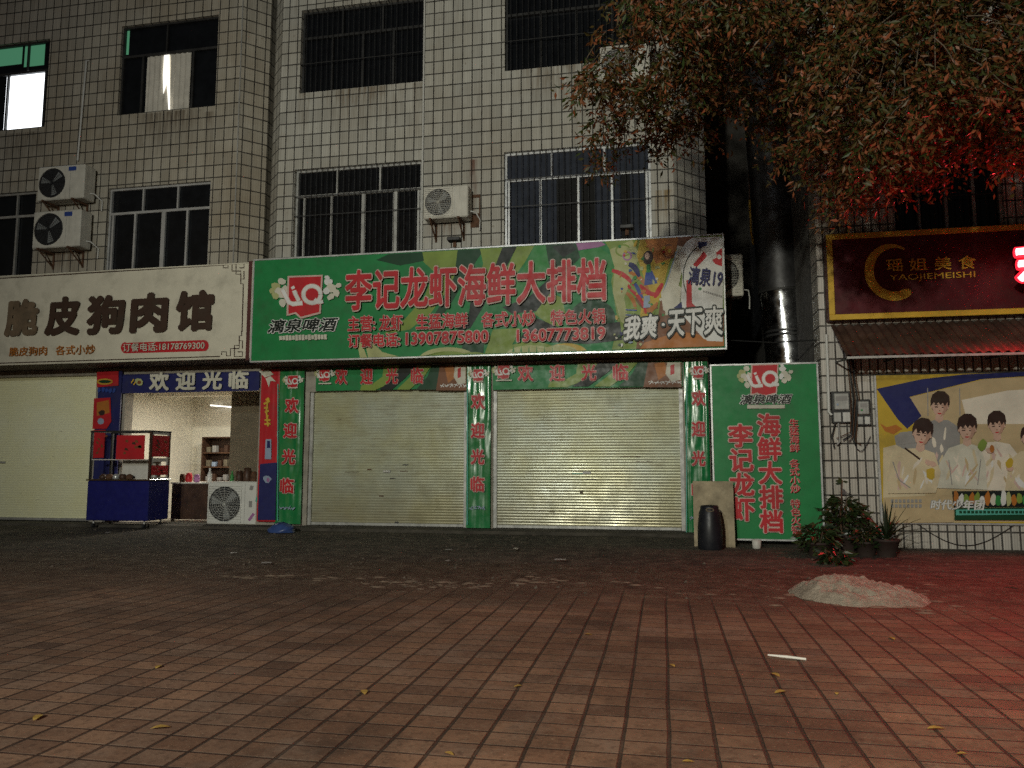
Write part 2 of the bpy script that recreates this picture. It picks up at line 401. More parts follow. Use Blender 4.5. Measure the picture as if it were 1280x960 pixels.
# ---------------------------------------------------------------- ground
def ground_mats():
    def earth(t, tc):
        a = t.noise(tc, .55, 8, .68); b = t.noise(tc, 4.2, 8, .75); c3 = t.noise(tc, 30, 4, .65)
        sy = t.new('ShaderNodeSeparateXYZ'); t.put(sy.inputs[0], tc)
        near = t.ramp(t.m('ADD', sy.outputs[1], t.m('MULTIPLY', t.m('SUBTRACT', a, .5), 5.)), 8.2, 10.8, 1, 0)
        c = t.mix(t.ramp(a, .38, .64), (.030, .026, .019), (.115, .095, .068))
        c = t.mix(t.m('MULTIPLY', near, .75), c, (.115, .066, .042))
        c = t.mix(t.ramp(b, .5, .66, 0, .85), c, (.21, .17, .125))
        c = t.mix(t.ramp(b, .48, .34, 0, .8), c, (.014, .011, .009))
        c = t.mix(t.ramp(c3, .62, .72, 0, .7), c, (.26, .22, .17))
        return c, a, b, c3
    m, t, p = newmat('trodden_earth')
    tc = t.new('ShaderNodeTexCoord').outputs['Object']
    c, a, b, c3 = earth(t, tc)
    t.put(p.inputs['Base Color'], c); t.put(p.inputs['Roughness'], t.ramp(a, .3, .7, .75, .95))
    t.put(p.inputs['Normal'], t.bump(t.m('ADD', t.m('MULTIPLY', b, .7), t.m('MULTIPLY', c3, .3)), 1., .12))
    M['earth'] = m
    m, t, p = newmat('red_pavers')
    tc = t.new('ShaderNodeTexCoord').outputs['Object']
    wv = t.new('ShaderNodeTexNoise'); t.put(wv.inputs['Vector'], tc); wv.inputs['Scale'].default_value = 1.1; wv.inputs['Detail'].default_value = 3
    sx = t.new('ShaderNodeSeparateXYZ'); t.put(sx.inputs[0], tc)
    sn = t.new('ShaderNodeSeparateXYZ'); t.put(sn.inputs[0], wv.outputs['Color'])
    u = t.m('ADD', sx.outputs[0], t.m('MULTIPLY', t.m('SUBTRACT', sn.outputs[0], .5), .022))
    v = t.m('ADD', sx.outputs[1], t.m('MULTIPLY', t.m('SUBTRACT', sn.outputs[1], .5), .022))
    fine = t.noise(tc, 24, 4, .7)
    def jl(x, size, width, soft):
        q = t.m('DIVIDE', x, size); fr = t.m('FRACT', q); e = t.m('MINIMUM', fr, t.m('SUBTRACT', 1., fr))
        e = t.m('ADD', e, t.m('MULTIPLY', t.m('SUBTRACT', fine, .5), .05))
        return t.ramp(e, width / size / 2, (width + soft) / size / 2, 1, 0), t.m('FLOOR', q)
    ju, iu = jl(u, .205, .010, .012); jv, iv = jl(v, .166, .008, .012)
    cid = t.new('ShaderNodeCombineXYZ'); t.put(cid.inputs[0], iu); t.put(cid.inputs[1], iv)
    wn1 = t.new('ShaderNodeTexWhiteNoise', noise_dimensions='2D'); t.put(wn1.inputs['Vector'], cid.outputs[0])
    c = t.mix(t.ramp(wn1.outputs[0], 0, 1), (.19, .104, .064), (.27, .16, .10))
    grey = t.new('ShaderNodeTexWhiteNoise', noise_dimensions='3D'); t.put(grey.inputs['Vector'], cid.outputs[0])
    c = t.mix(t.ramp(grey.outputs[0], .6, 1, 0, .5), c, (.24, .17, .125)); c = t.mix(t.ramp(grey.outputs[0], .16, .02, 0, .6), c, (.07, .04, .03))
    a = t.noise(tc, .35, 8, .66); b = t.noise(tc, 2.6, 7, .7)
    c = t.mix(t.ramp(a, .42, .62, 0, .8), c, (.062, .034, .022)); c = t.mix(t.ramp(t.noise(tc, 1.1, 8, .72), .5, .66, 0, .7), c, (.045, .028, .020))
    c = t.mix(t.ramp(b, .52, .75, 0, .6), c, (.20, .15, .115))
    c = t.mix(t.ramp(fine, .5, .7, 0, .65), c, (.055, .032, .022)); c = t.mix(t.ramp(t.noise(tc, 60, 3, .7), .6, .72, 0, .6), c, (.30, .22, .15))
    c = t.mix(t.m('MULTIPLY', ju, t.ramp(b, .3, .6, 1., .65)), c, (.022, .014, .011))
    c = t.mix(t.m('MULTIPLY', jv, t.ramp(b, .3, .6, .95, .6)), c, (.03, .02, .015))
    # earth trodden over the far edge of the paving, and dust
    edge = t.m('ADD', sx.outputs[1], t.m('MULTIPLY', t.m('SUBTRACT', t.noise(tc, .8, 6, .65), .5), 3.2))
    ec = earth(t, tc)[0]; em = t.ramp(edge, 6.5, 8.4, 0, 1); c = t.mix(em, c, ec)
    t.put(p.inputs['Base Color'], c)
    t.put(p.inputs['Roughness'], t.ramp(b, .3, .7, .62, .85)); p.inputs['Specular IOR Level'].default_value = .35
    hgt = t.m('SUBTRACT', t.m('MULTIPLY', fine, .25), t.m('MAXIMUM', ju, t.m('MULTIPLY', jv, .7)))
    hgt = t.m('ADD', hgt, t.m('MULTIPLY', wn1.outputs[0], .6))
    hgt = t.m('ADD', t.m('MULTIPLY', hgt, t.m('SUBTRACT', 1., em)), t.m('MULTIPLY', em, t.m('MULTIPLY', t.noise(tc, 4.2, 8, .75), 7.)))
    t.put(p.inputs['Normal'], t.bump(hgt, .85, .014))
    M['pavers'] = m
    m, t, p = newmat('builders_sand')
    tc = t.new('ShaderNodeTexCoord').outputs['Object']
    c = t.mix(t.ramp(t.noise(tc, 6, 8, .75), .35, .7), (.30, .235, .18), (.52, .44, .35))
    c = t.mix(t.ramp(t.noise(tc, 26, 4, .7), .6, .72, 0, .75), c, (.11, .085, .065))
    t.put(p.inputs['Base Color'], c); p.inputs['Roughness'].default_value = .95
    t.put(p.inputs['Normal'], t.bump(t.noise(tc, 40, 6, .75), .9, .03))
    M['sand'] = m
    M['sand_thin'] = mat('thin_trodden_sand', (.21, .16, .115), .95, var=.4, scale=12)
ground_mats()
g = MB()
nx, ny = 90, 60
rows = []
for j in range(ny + 1):
    y = -30 + 78 * j / ny; row = []
    for i in range(nx + 1):
        x = -45 + 90 * i / nx
        z = 0.0
        if 10.2 < y < F: z = .03 * max(0., mnoise.noise(Vector((x * .9, y * .9, 3)))) * min(1, (y - 10.2) / 1.) * min(1, (F - y) / 1.)
        row.append((x, y, z))
    rows.append(row)
g.grid(rows, M['earth']); tag(g.build('ground'), kind='structure')
g = MB(); front = []
xs = [-22 + 44 * i / 160 for i in range(161)]
ys = [-14 + i * 1. for i in range(23)]
rows = []
for j, y in enumerate(ys):
    rows.append([(x, y, .006) for x in xs])
rows.append([(x, 9.6 + .5 * mnoise.noise(Vector((x * .35, 1, 0))) + .22 * mnoise.noise(Vector((x * 1.7, 2, 0))), .006) for x in xs])
g.grid(rows, M['pavers']); 
tag(g.build('brick_pavement'), kind='structure')
# raised threshold slab before the shops
g = MB()
def slab(x0, x1, y0, y1, z):
    n = 60; rr = []
    for yy, zz in ((y0 - .06, 0), (y0, z), (y1, z)):
        rr.append([(x0 + (x1 - x0) * i / n, yy + (.05 * mnoise.noise(Vector((i * .4, yy, 0))) if zz < z or yy == y0 else 0), zz) for i in range(n + 1)])
    g.grid(rr, M['earth_step'], False)
M['earth_step'] = mat('worn_concrete', (.085, .075, .06), .9, var=.45, scale=2.5, bump=.6, bscale=25, dirt=((.02, .018, .015), .8))
slab(at(-60, 600, F).x, at(890, 600, F).x, F - .55, F - .005, .05)
tag(g.build('shop_step'), kind='structure')

# ---------------------------------------------------------------- buildings
def wall_panel(mb, x0, x1, z0, z1, Y, opens, m, t=.2, rm=None):
    xs = sorted({x0, x1, *[min(max(o[0], x0), x1) for o in opens], *[min(max(o[1], x0), x1) for o in opens]})
    zs = sorted({z0, z1, *[min(max(o[2], z0), z1) for o in opens], *[min(max(o[3], z0), z1) for o in opens]})
    for a, b in zip(xs, xs[1:]):
        for c, d in zip(zs, zs[1:]):
            mx, mz = (a + b) / 2, (c + d) / 2
            if any(o[0] < mx < o[1] and o[2] < mz < o[3] for o in opens): continue
            mb.face([(a, Y, c), (b, Y, c), (b, Y, d), (a, Y, d)], m, [(a, c), (b, c), (b, d), (a, d)])
    rm = rm or m
    for a, b, c, d in opens:
        mb.face([(a, Y, c), (a, Y, d), (a, Y + t, d), (a, Y + t, c)], rm, [(0, c), (0, d), (t, d), (t, c)])
        mb.face([(b, Y, d), (b, Y, c), (b, Y + t, c), (b, Y + t, d)], rm, [(0, d), (0, c), (t, c), (t, d)])
        mb.face([(a, Y, d), (b, Y, d), (b, Y + t, d), (a, Y + t, d)], rm, [(a, 0), (b, 0), (b, t), (a, t)])
        mb.face([(a, Y, c), (a, Y + t, c), (b, Y + t, c), (b, Y, c)], rm, [(a, 0), (a, t), (b, t), (b, 0)])
def quad(mb, p, q, z0, z1, m, flip=False):
    l = math.hypot(q[0] - p[0], q[1] - p[1])
    mb.face([(*p, z0), (*q, z0), (*q, z1), (*p, z1)], m, [(p[0], z0), (p[0] + l, z0), (p[0] + l, z1), (p[0], z1)])

def window(bld, x0, x1, z0, z1, Y, transom=None, lower=(), upper=(), pane='glass_dark', frame='alu_dull', fwid=.045, bars=False, hbars=(), label=None, rail=None, recess=.09, fat=()):
    y = Y + recess
    fr = MB(); fm = M[frame]; e = .003
    for a, b, c, d in ((x0 + e, x1 - e, z1 - fwid, z1 - e), (x0 + e, x1 - e, z0 + e, z0 + fwid), (x0 + e, x0 + fwid, z0 + fwid, z1 - fwid), (x1 - fwid, x1 - e, z0 + fwid, z1 - fwid)):
        fr.box(a, b, y - .03, y + .03, c, d, fm)
    if transom is not None:
        fr.box(x0 + fwid, x1 - fwid, y - .034, y + .026, transom - fwid * .6, transom + fwid * .6, fm)
    tz = transom if transom is not None else z1 - fwid
    for u in lower:
        wd = fwid * (1.0 if u in fat else .5)
        fr.box(x0 + (x1 - x0) * u - wd, x0 + (x1 - x0) * u + wd, y - .028, y + .02, z0 + fwid, tz - fwid * .6, fm)
    if transom is not None:
        for u in upper: fr.box(x0 + (x1 - x0) * u - fwid * .4, x0 + (x1 - x0) * u + fwid * .4, y - .028, y + .02, transom + fwid * .6, z1 - fwid, fm)
    wroot = fr.build('window', bld)
    if label: wroot['label'] = label
    pb = MB()
    pb.face([(x0, y + .035, z0), (x1, y + .035, z0), (x1, y + .035, z1), (x0, y + .035, z1)], M[pane])
    pn = pb.build('pane'); pn.parent = wroot; pn.matrix_parent_inverse = wroot.matrix_parent_inverse.copy(); fixparent(pn, wroot)
    if bars:
        b = MB(); n = max(3, int((x1 - x0) / .115)); yb = Y + .02
        for i in range(1, n):
            xx = x0 + (x1 - x0) * i / n; b.tube([(xx, yb, z0), (xx, yb, z1)], .0065, M['steel_dark'], 6)
        for h in hbars: b.box(x0, x1, yb - .006, yb + .006, z0 + (z1 - z0) * h - .008, z0 + (z1 - z0) * h + .008, M['steel_dark'])
        fixparent(b.build('security_bars'), wroot)
    return wroot
def fixparent(ch, par):
    "child meshes are written in world coordinates; the parents of parts sit at their thing's origin"
    ch.parent = par
    root = par
    while root.parent: root = root.parent
    # the part itself has its world origin at 0 (its inverse cancels the root's place)
    ch.matrix_parent_inverse = Matrix.Identity(4)

def shutter(bld, x0, x1, z0, z1, Y, m, label=None, lockm='alu', slat=.052, marks=()):
    s = MB(); n = int((z1 - z0) / slat); prof = []
    for i in range(n):
        zz = z0 + (z1 - z0) * i / n; hh = (z1 - z0) / n
        prof += [(zz, 0.), (zz + hh * .15, -.004), (zz + hh * .5, -.0065), (zz + hh * .85, -.0035), (zz + hh * .94, 0.0015)]
    prof.append((z1, 0.))
    k = 24; rows = []
    for zz, dy in prof:
        rows.append([(x0 + (x1 - x0) * i / k, Y + dy + .004 * mnoise.noise(Vector((i * .35 + x0, zz * 1.3, 0))) + .05 * ((i / k - .5) ** 2), zz) for i in range(k + 1)])
    s.grid(rows, m, False)
    sh = s.build('roller_shutter', bld)
    if label: sh['label'] = label
    for a in (x0, x1): r = MB(); r.box(a - .035, a + .035, Y - .05, Y + .03, z0 + .002, z1, M['alu_dull']); fixparent(r.build('guide_rail'), sh)
    b = MB(); b.box(x0 + .04, x1 - .04, Y - .035, Y + .015, z0 + .004, z0 + .06, M['alu_dull'], .006); fixparent(b.build('bottom_bar'), sh)
    c = MB(); cx = (x0 + x1) / 2; zc = z0 + (z1 - z0) * .40
    c.box(cx - .075, cx + .075, Y - .03, Y - .012, zc - .022, zc + .022, M['alu_dull'], .004)
    c.tube([(cx - .02, Y - .03, zc), (cx - .02, Y - .055, zc)], .014, M[lockm], 12); c.tube([(cx + .02, Y - .03, zc), (cx + .02, Y - .055, zc)], .014, M[lockm], 12)  # where lockm is white, the colour paints in the lock's glint
    fixparent(c.build('lock'), sh)
    for (px, py, w_, h_, mm) in marks:
        p = at(px, py, Y); q = MB(); n_ = 7
        q.grid([[(p.x + w_ * (i / n_ - .5), Y - .0105 + .05 * (((p.x - x0) / (x1 - x0) - .5) ** 2) - .004, p.z + h_ * (k - .5) * (1 + .6 * mnoise.noise(Vector((i * .9, px, k)))) + .01 * mnoise.noise(Vector((i * .7, py, 3)))) for i in range(n_ + 1)] for k in (0, 1)], M[mm], False)
        fixparent(q.build('scuff'), sh)
    return sh

def shutter_mat(name, base, warm, rough, metal=.25, age=1.):
    m, t, p = newmat(name)
    tc = t.new('ShaderNodeTexCoord').outputs['Object']
    c = t.mix(t.ramp(t.noise(tc, 1.1, 6, .6), .35, .65), base, warm)
    sx = t.new('ShaderNodeSeparateXYZ'); t.put(sx.inputs[0], tc)
    mp = t.new('ShaderNodeMapping'); t.put(mp.inputs[0], tc); mp.inputs['Scale'].default_value = (1.2, 1, 9)
    c = t.mix(t.ramp(t.noise(mp.outputs[0], 2.4, 5, .6), .5, .78, 0, .45 * age), c, (.22, .17, .10))
    c = t.mix(t.ramp(t.noise(mp.outputs[0], 5.5, 3, .5), .70, .76, 0, .75), c, (.05, .035, .025))
    c = t.mix(t.ramp(sx.outputs[2], .0, 1.3, .55 * age, 0), c, (.20, .15, .075))
    t.put(p.inputs['Base Color'], c); t.put(p.inputs['Roughness'], t.ramp(t.noise(tc, 3, 6), .3, .7, rough - .08, rough + .1))
    p.inputs['Metallic'].default_value = metal
    return m
M['shutter'] = shutter_mat('shutter_enamel', (.50, .53, .42), (.49, .485, .30), .30)
M['shutter_left'] = shutter_mat('cream_shutter_enamel', (.92, .92, .66), (.90, .88, .56), .5, 0., .1)

ZP = at(600, 380, F).z        # the ground floor is a full width podium, the upper floors start behind the signboards
ZT = at(600, 0, F).z + 3.2
# --- left block
xl = at(-150, 300, F).x; xlc = at(297, 180, F).x; xmid = at(350, 560, F).x
left = thing('tiled_building', 'old cream tiled building with a glowing window, above the brush lettered cream signboard', 'building', (xlc - 3, F, 0))
def chamfer_len(px, x0, sgn=1):
    d = ray(px, 250); k = d.x / d.y         # x = k*y on that ray ;  x0+t = k*(F+t)
    return (k * F - x0) / (1 - k) if sgn > 0 else (x0 - k * F) / (1 + k)
LA = rect(-45, 55, 59, 163, F); LB = rect(150, 26, 271, 138, F); LC = rect(-70, 243, 42, 352, F); LD = rect(133, 231, 261, 345, F)
SH0 = rect(-110, 472, 116, 651, F); SHOP = rect(153, 486, 322, 656, F)
SH0 = (SH0[0], SH0[1], 0, SH0[3]); SHOP = (SHOP[0], SHOP[1], .06, SHOP[3])
b = MB()
wall_panel(b, xl, xlc, ZP, ZT, F, [LA, LB, LC, LD], M['tile_left'])
tcl = chamfer_len(331, xlc)
quad(b, (xlc, F), (xlc + tcl, F + tcl), ZP, ZT, M['tile_left'])
quad(b, (xlc + tcl, F + tcl), (xlc + tcl, F + 8), ZP, ZT, M['tile_left'])
b.face([(xl, F, ZT), (xlc, F, ZT), (xlc + tcl, F + tcl, ZT), (xlc + tcl, F + 8, ZT), (xl, F + 8, ZT)], M['plaster'])
wall_panel(b, xl, xmid, 0, ZP, F, [SH0, SHOP], M['plaster'], .25)
b.face([(xl, F, ZP), (xmid, F, ZP), (xmid, F + 3, ZP), (xl, F + 3, ZP)], M['plaster'])
b.build('wall', left)
# hairline corner trim of the chamfer
tr = MB(); tr.box(xlc - .012, xlc + .012, F - .006, F + .006, ZP, ZT, M['alu_dull']); tr.build('corner_trim', left)
M['green_glass'] = emit('green_lit_glass', (.10, .34, .19), .40)
M['lit_pane'] = emit('lit_window', (.93, .97, 1.0), 2.6)
wl = window(left, *LA, F, transom=LA[2] + (LA[3] - LA[2]) * .66, lower=(.50, .95), upper=(.72,), frame='steel_dark', label='lit window with a glowing white pane under green glass')
def inset(par, name, x0, x1, z0, z1, Y, m):
    q = MB(); q.face([(x0, Y, z0), (x1, Y, z0), (x1, Y, z1), (x0, Y, z1)], m); o = q.build(name); fixparent(o, par); return o
pz = rect(6, 89, 53, 160, F + .1); inset(wl, 'lit_pane', pz[0], pz[1], pz[2], pz[3], F + .118, M['lit_pane'])
for a, c in ((-20, 27), (30, 55)):
    pz = rect(a, 56, c, 82, F + .1); inset(wl, 'transom_pane', pz[0], pz[1], pz[2], pz[3], F + .118, M['green_glass'])
wl = window(left, *LB, F, transom=LB[2] + (LB[3] - LB[2]) * .66, lower=(.22, .74), upper=(.46,), frame='steel_dark', label='upper window with a pale curtain drawn across its middle')
q = MB(); cz = rect(183, 66, 238, 139, F + .1); rows = []
for j in range(8):
    zz = cz[2] + (cz[3] - cz[2]) * j / 7
    rows.append([(cz[0] + (cz[1] - cz[0]) * i / 60, F + .10 + .014 * math.sin(i * .9 + .3 * math.sin(j)), zz) for i in range(61)])
q.grid(rows, M['curtain_white']); fixparent(q.build('curtain'), wl)
M['gap_light'] = emit('light_through_curtain', (1, .97, .88), 1.1)
q = MB()
pa = [at(x, y, F + .075) for x, y in ((205, 69), (212, 68), (212.5, 139), (210.5, 139), (208.5, 105), (204, 118), (203.5, 95))]
q.face(pa[::-1], M['gap_light']); fixparent(q.build('curtain_gap'), wl)
pz = rect(155, 33, 161, 68, F + .1); inset(wl, 'transom_pane', pz[0], pz[1], pz[2], pz[3], F + .118, M['green_glass'])
window(left, *LC, F, transom=LC[2] + (LC[3] - LC[2]) * .73, lower=(.45, .78), upper=(.5, .77), label='window over the white signboard at the left edge of the frame')
window(left, *LD, F, transom=LD[2] + (LD[3] - LD[2]) * .72, lower=(.04, .26, .54, .77), upper=(.33, .67), fat=(.54,), frame='alu', label='window with pale sashes beside the two stacked air conditioners')
shutter(left, SH0[0], SH0[1], .055, SH0[3], F + .1, M['shutter_left'], label='bright cream roller shutter')
# the open shop under the left signboard
sx0, sx1, sz0, sz1 = SHOP
D = 4.2
b = MB()
b.face([(sx0 - 1.2, F + .25, sz0), (sx1 + .3, F + .25, sz0), (sx1 + .3, F + D, sz0), (sx0 - 1.2, F + D, sz0)], M['room_floor']); b.build('shop_floor', left)
b = MB()
hz = sz1 + .25
b.face([(sx0 - 1.2, F + D, sz0), (sx1 + .3, F + D, sz0), (sx1 + .3, F + D, hz), (sx0 - 1.2, F + D, hz)], M['room_wall'])
b.face([(sx0 - 1.2, F + .25, sz0), (sx0 - 1.2, F + D, sz0), (sx0 - 1.2, F + D, hz), (sx0 - 1.2, F + .25, hz)], M['room_wall'])
b.face([(sx1 + .3, F + .25, sz0), (sx1 + .3, F + D, sz0), (sx1 + .3, F + D, hz), (sx1 + .3, F + .25, hz)], M['room_wall'])
b.face([(sx0 - 1.2, F + .25, hz), (sx1 + .3, F + .25, hz), (sx1 + .3, F + D, hz), (sx0 - 1.2, F + D, hz)], M['room_wall'])
b.face([(sx0 - 1.2, F + .25, sz0), (sx0, F + .25, sz0), (sx0, F + .25, hz), (sx0 - 1.2, F + .25, hz)], M['plaster'])
b.face([(sx0, F + .25, sz1), (sx1, F + .25, sz1), (sx1, F + .25, hz), (sx0, F + .25, hz)], M['plaster'])
# a projecting wall stub inside at left, ceiling beam, pale pilaster
pl = rect(195, 490, 204, 600, F + 3.4); b.box(pl[0], pl[1], F + 3.2, F + D - .004, sz0, hz - .01, M['room_wall'])
b.box(sx0 - 1.19, sx1 + .29, F + 2.4, F + 2.7, hz - .16, hz - .004, M['room_wall'])
b.build('shop_wall', left)
pr = rect(290, 486, 330, 650, F + 1.6)
b = MB(); b.box(pr[0], sx1 + .29, F + 1.5, F + 1.66, sz0 + .003, hz - .17, M['tan']); b.build('partition', left)
lamp('shop_lamp_light', 'AREA', ((sx0 + sx1) / 2 - .1, F + 2.05, hz - .20), 120, (1, .94, .80), .9, (0, 0, 0), .15)

# --- middle block
xm0 = at(349, 180, F).x; xmc = at(841, 190, F).x; xme = at(888, 560, F).x
mid = thing('tiled_building', 'pale tiled building with barred windows above the long green signboard', 'building', ((xm0 + xmc) / 2, F, 0))
MA = rect(376, 4, 529, 109, F); MBw = rect(631, -28, 812, 80, F); MC = rect(367, 206, 526, 318, F); MD = rect(630, 183, 814, 304, F)
S1 = rect(385, 488, 583, 662, F); S2 = rect(616, 486, 855, 666, F)
S1 = (S1[0], S1[1], 0.045, S1[3]); S2 = (S2[0], S2[1], 0.045, S2[3])
b = MB()
wall_panel(b, xm0, xmc, ZP, ZT, F, [MA, MBw, MC, MD], M['tile'])
tl = .35
b.face([(xm0 - tl, F + tl, ZP), (xm0, F, ZP), (xm0, F, ZT), (xm0 - tl, F + tl, ZT)], M['tile'], [(xm0 - tl * 1.4, ZP), (xm0, ZP), (xm0, ZT), (xm0 - tl * 1.4, ZT)])
tcm = chamfer_len(882, xmc)
quad(b, (xmc, F), (xmc + tcm, F + tcm), ZP, ZT, M['tile'])
quad(b, (xmc + tcm, F + tcm), (xmc + tcm, F + 9), ZP, ZT, M['plaster'])
b.face([(xm0, F, ZT), (xmc, F, ZT), (xmc + tcm, F + tcm, ZT), (xmc + tcm, F + 9, ZT), (xm0, F + 9, ZT)], M['plaster'])
wall_panel(b, xmid, xme, 0, ZP, F, [S1, S2], M['plaster'], .25)
quad(b, (xme, F), (xme, F + 9), 0, ZP, M['plaster'])
b.face([(xmid, F, ZP), (xme, F, ZP), (xme, F + 2, ZP), (xmid, F + 2, ZP)], M['plaster'])
# the slot between the two blocks ends on a party wall coloured dark as shade
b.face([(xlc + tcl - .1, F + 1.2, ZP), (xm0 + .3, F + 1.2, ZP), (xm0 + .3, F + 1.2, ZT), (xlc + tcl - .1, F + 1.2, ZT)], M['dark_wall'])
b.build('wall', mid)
window(mid, *MA, F, transom=MA[2] + (MA[3] - MA[2]) * .68, lower=(.25, .5, .75), upper=(.33, .66), frame='steel_dark', bars='dark', hbars=(.35,), recess=.13, label='dark upper left window with barely visible bars')
window(mid, *MBw, F, transom=MBw[2] + (MBw[3] - MBw[2]) * .68, lower=(.25, .5, .75), upper=(.33, .66), frame='steel_dark', bars='dark', hbars=(.35,), recess=.13, label='dark upper right window half hidden by leaves')
wmc = window(mid, *MC, F, transom=MC[2] + (MC[3] - MC[2]) * .70, lower=(.07, .29, .545, .79, .97), upper=(.33, .67), fat=(.545, .79), frame='alu_dull', bars='light', hbars=(.69, .47), recess=.12, label='barred dark window behind the left half of the green signboard')
wmd = window(mid, *MD, F, transom=MD[2] + (MD[3] - MD[2]) * .71, lower=(.03, .25, .51, .74, .97), upper=(.33, .69), frame='alu', bars='light', hbars=(.71, .42), recess=.12, label='barred window with blue curtains')
q = MB(); rows = []
for j in range(4):
    zz = MD[2] + (MD[3] - MD[2]) * j / 3
    rows.append([(MD[0] + .04 + (MD[1] - MD[0] - .08) * i / 150, F + .142 + .010 * math.sin(i * .8) + .004 * math.sin(i * 2.3), zz) for i in range(151)])
q.grid(rows, M['curtain_blue']); fixparent(q.build('curtain'), wmd)
for k, (a, c) in enumerate(((.36, .50), (.53, .62), (.80, .86))):
    inset(wmd, 'pane_gap', MD[0] + (MD[1] - MD[0]) * a, MD[0] + (MD[1] - MD[0]) * c, MD[2], MD[2] + (MD[3] - MD[2]) * .70, F + .122, M['room_dark'])
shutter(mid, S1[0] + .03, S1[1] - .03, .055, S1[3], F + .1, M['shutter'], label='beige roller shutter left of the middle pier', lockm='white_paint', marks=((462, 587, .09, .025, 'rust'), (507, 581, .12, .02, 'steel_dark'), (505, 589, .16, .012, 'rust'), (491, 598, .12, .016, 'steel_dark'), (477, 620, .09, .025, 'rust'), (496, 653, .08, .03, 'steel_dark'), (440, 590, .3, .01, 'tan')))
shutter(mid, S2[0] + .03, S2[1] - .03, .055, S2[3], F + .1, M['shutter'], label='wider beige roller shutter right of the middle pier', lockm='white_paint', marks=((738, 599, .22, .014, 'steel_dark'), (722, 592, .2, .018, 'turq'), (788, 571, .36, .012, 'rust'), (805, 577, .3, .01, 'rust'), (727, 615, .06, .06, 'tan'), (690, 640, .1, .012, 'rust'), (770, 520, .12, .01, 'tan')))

# --- right block
YV = gr(955, 682).y
xr0 = at(1028.5, 565, YV).x + .012; xr1 = at(1500, 500, RB).x
right = thing('tiled_building', 'tiled building behind the tree carrying the oxblood signboard and the youths poster', 'building', ((xr0 + xr1) / 2, RB, 0))
RW = rect(1113, 118, 1252, 300, RB)
b = MB()
wall_panel(b, xr0, xr1, 0, ZT, RB, [RW], M['tile_right'])
b.face([(xr0, RB + .5, 0), (xr0, RB, 0), (xr0, RB, ZT), (xr0, RB + .5, ZT)], M['tile_right'], [(xr0 - .5, 0), (xr0, 0), (xr0, ZT), (xr0 - .5, ZT)])
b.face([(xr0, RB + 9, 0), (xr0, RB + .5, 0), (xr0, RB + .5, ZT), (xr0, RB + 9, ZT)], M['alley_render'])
b.face([(xr0, RB, ZT), (xr1, RB, ZT), (xr1, RB + 9, ZT), (xr0, RB + 9, ZT)], M['plaster'])
b.build('wall', right)
window(right, *RW, RB, transom=RW[2] + (RW[3] - RW[2]) * .7, lower=(.25, .5, .75), upper=(.5,), frame='alu_dull', bars='light', hbars=(.3, .6), label='barred window above the oxblood signboard')
# foot of the alley
AY = F + 6.5
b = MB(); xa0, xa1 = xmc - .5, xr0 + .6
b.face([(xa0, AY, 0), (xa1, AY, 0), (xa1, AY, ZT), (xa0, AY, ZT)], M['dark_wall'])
tag(b.build('alley_end_wall'), 'wall coloured dark for shade, closing the alley between the middle and right blocks', 'wall')

# ---------------------------------------------------------------- signboards
def board(root, px0, py0, px1, py1, Y, depth, face, side, frame=None, fw=.03):
    x0, x1, z0, z1 = rect(px0, py0, px1, py1, Y)
    p = MB(); p.box(x0, x1, Y + .02, Y + depth, z0, z1, M[side]); p.build('casing', root)
    p = MB(); p.box(x0 + fw, x1 - fw, Y, Y + .015, z0 + fw, z1 - fw, M[face]); p.build('panel', root)
    if frame:
        p = MB(); e = .012
        p.box(x0 - .002, x1 + .002, Y - e, Y + .022, z1 - fw, z1 + .002, M[frame], .004); p.box(x0 - .002, x1 + .002, Y - e, Y + .022, z0 - .002, z0 + fw, M[frame], .004)
        p.box(x0 - .002, x0 + fw, Y - e, Y + .022, z0 + fw, z1 - fw, M[frame], .004); p.box(x1 - fw, x1 + .002, Y - e, Y + .022, z0 + fw, z1 - fw, M[frame], .004)
        p.build('frame', root)
    return x0, x1, z0, z1
def base_of(px0, py0, px1, py1, Y):
    a = rect(px0, py0, px1, py1, Y); return ((a[0] + a[1]) / 2, Y, a[2])

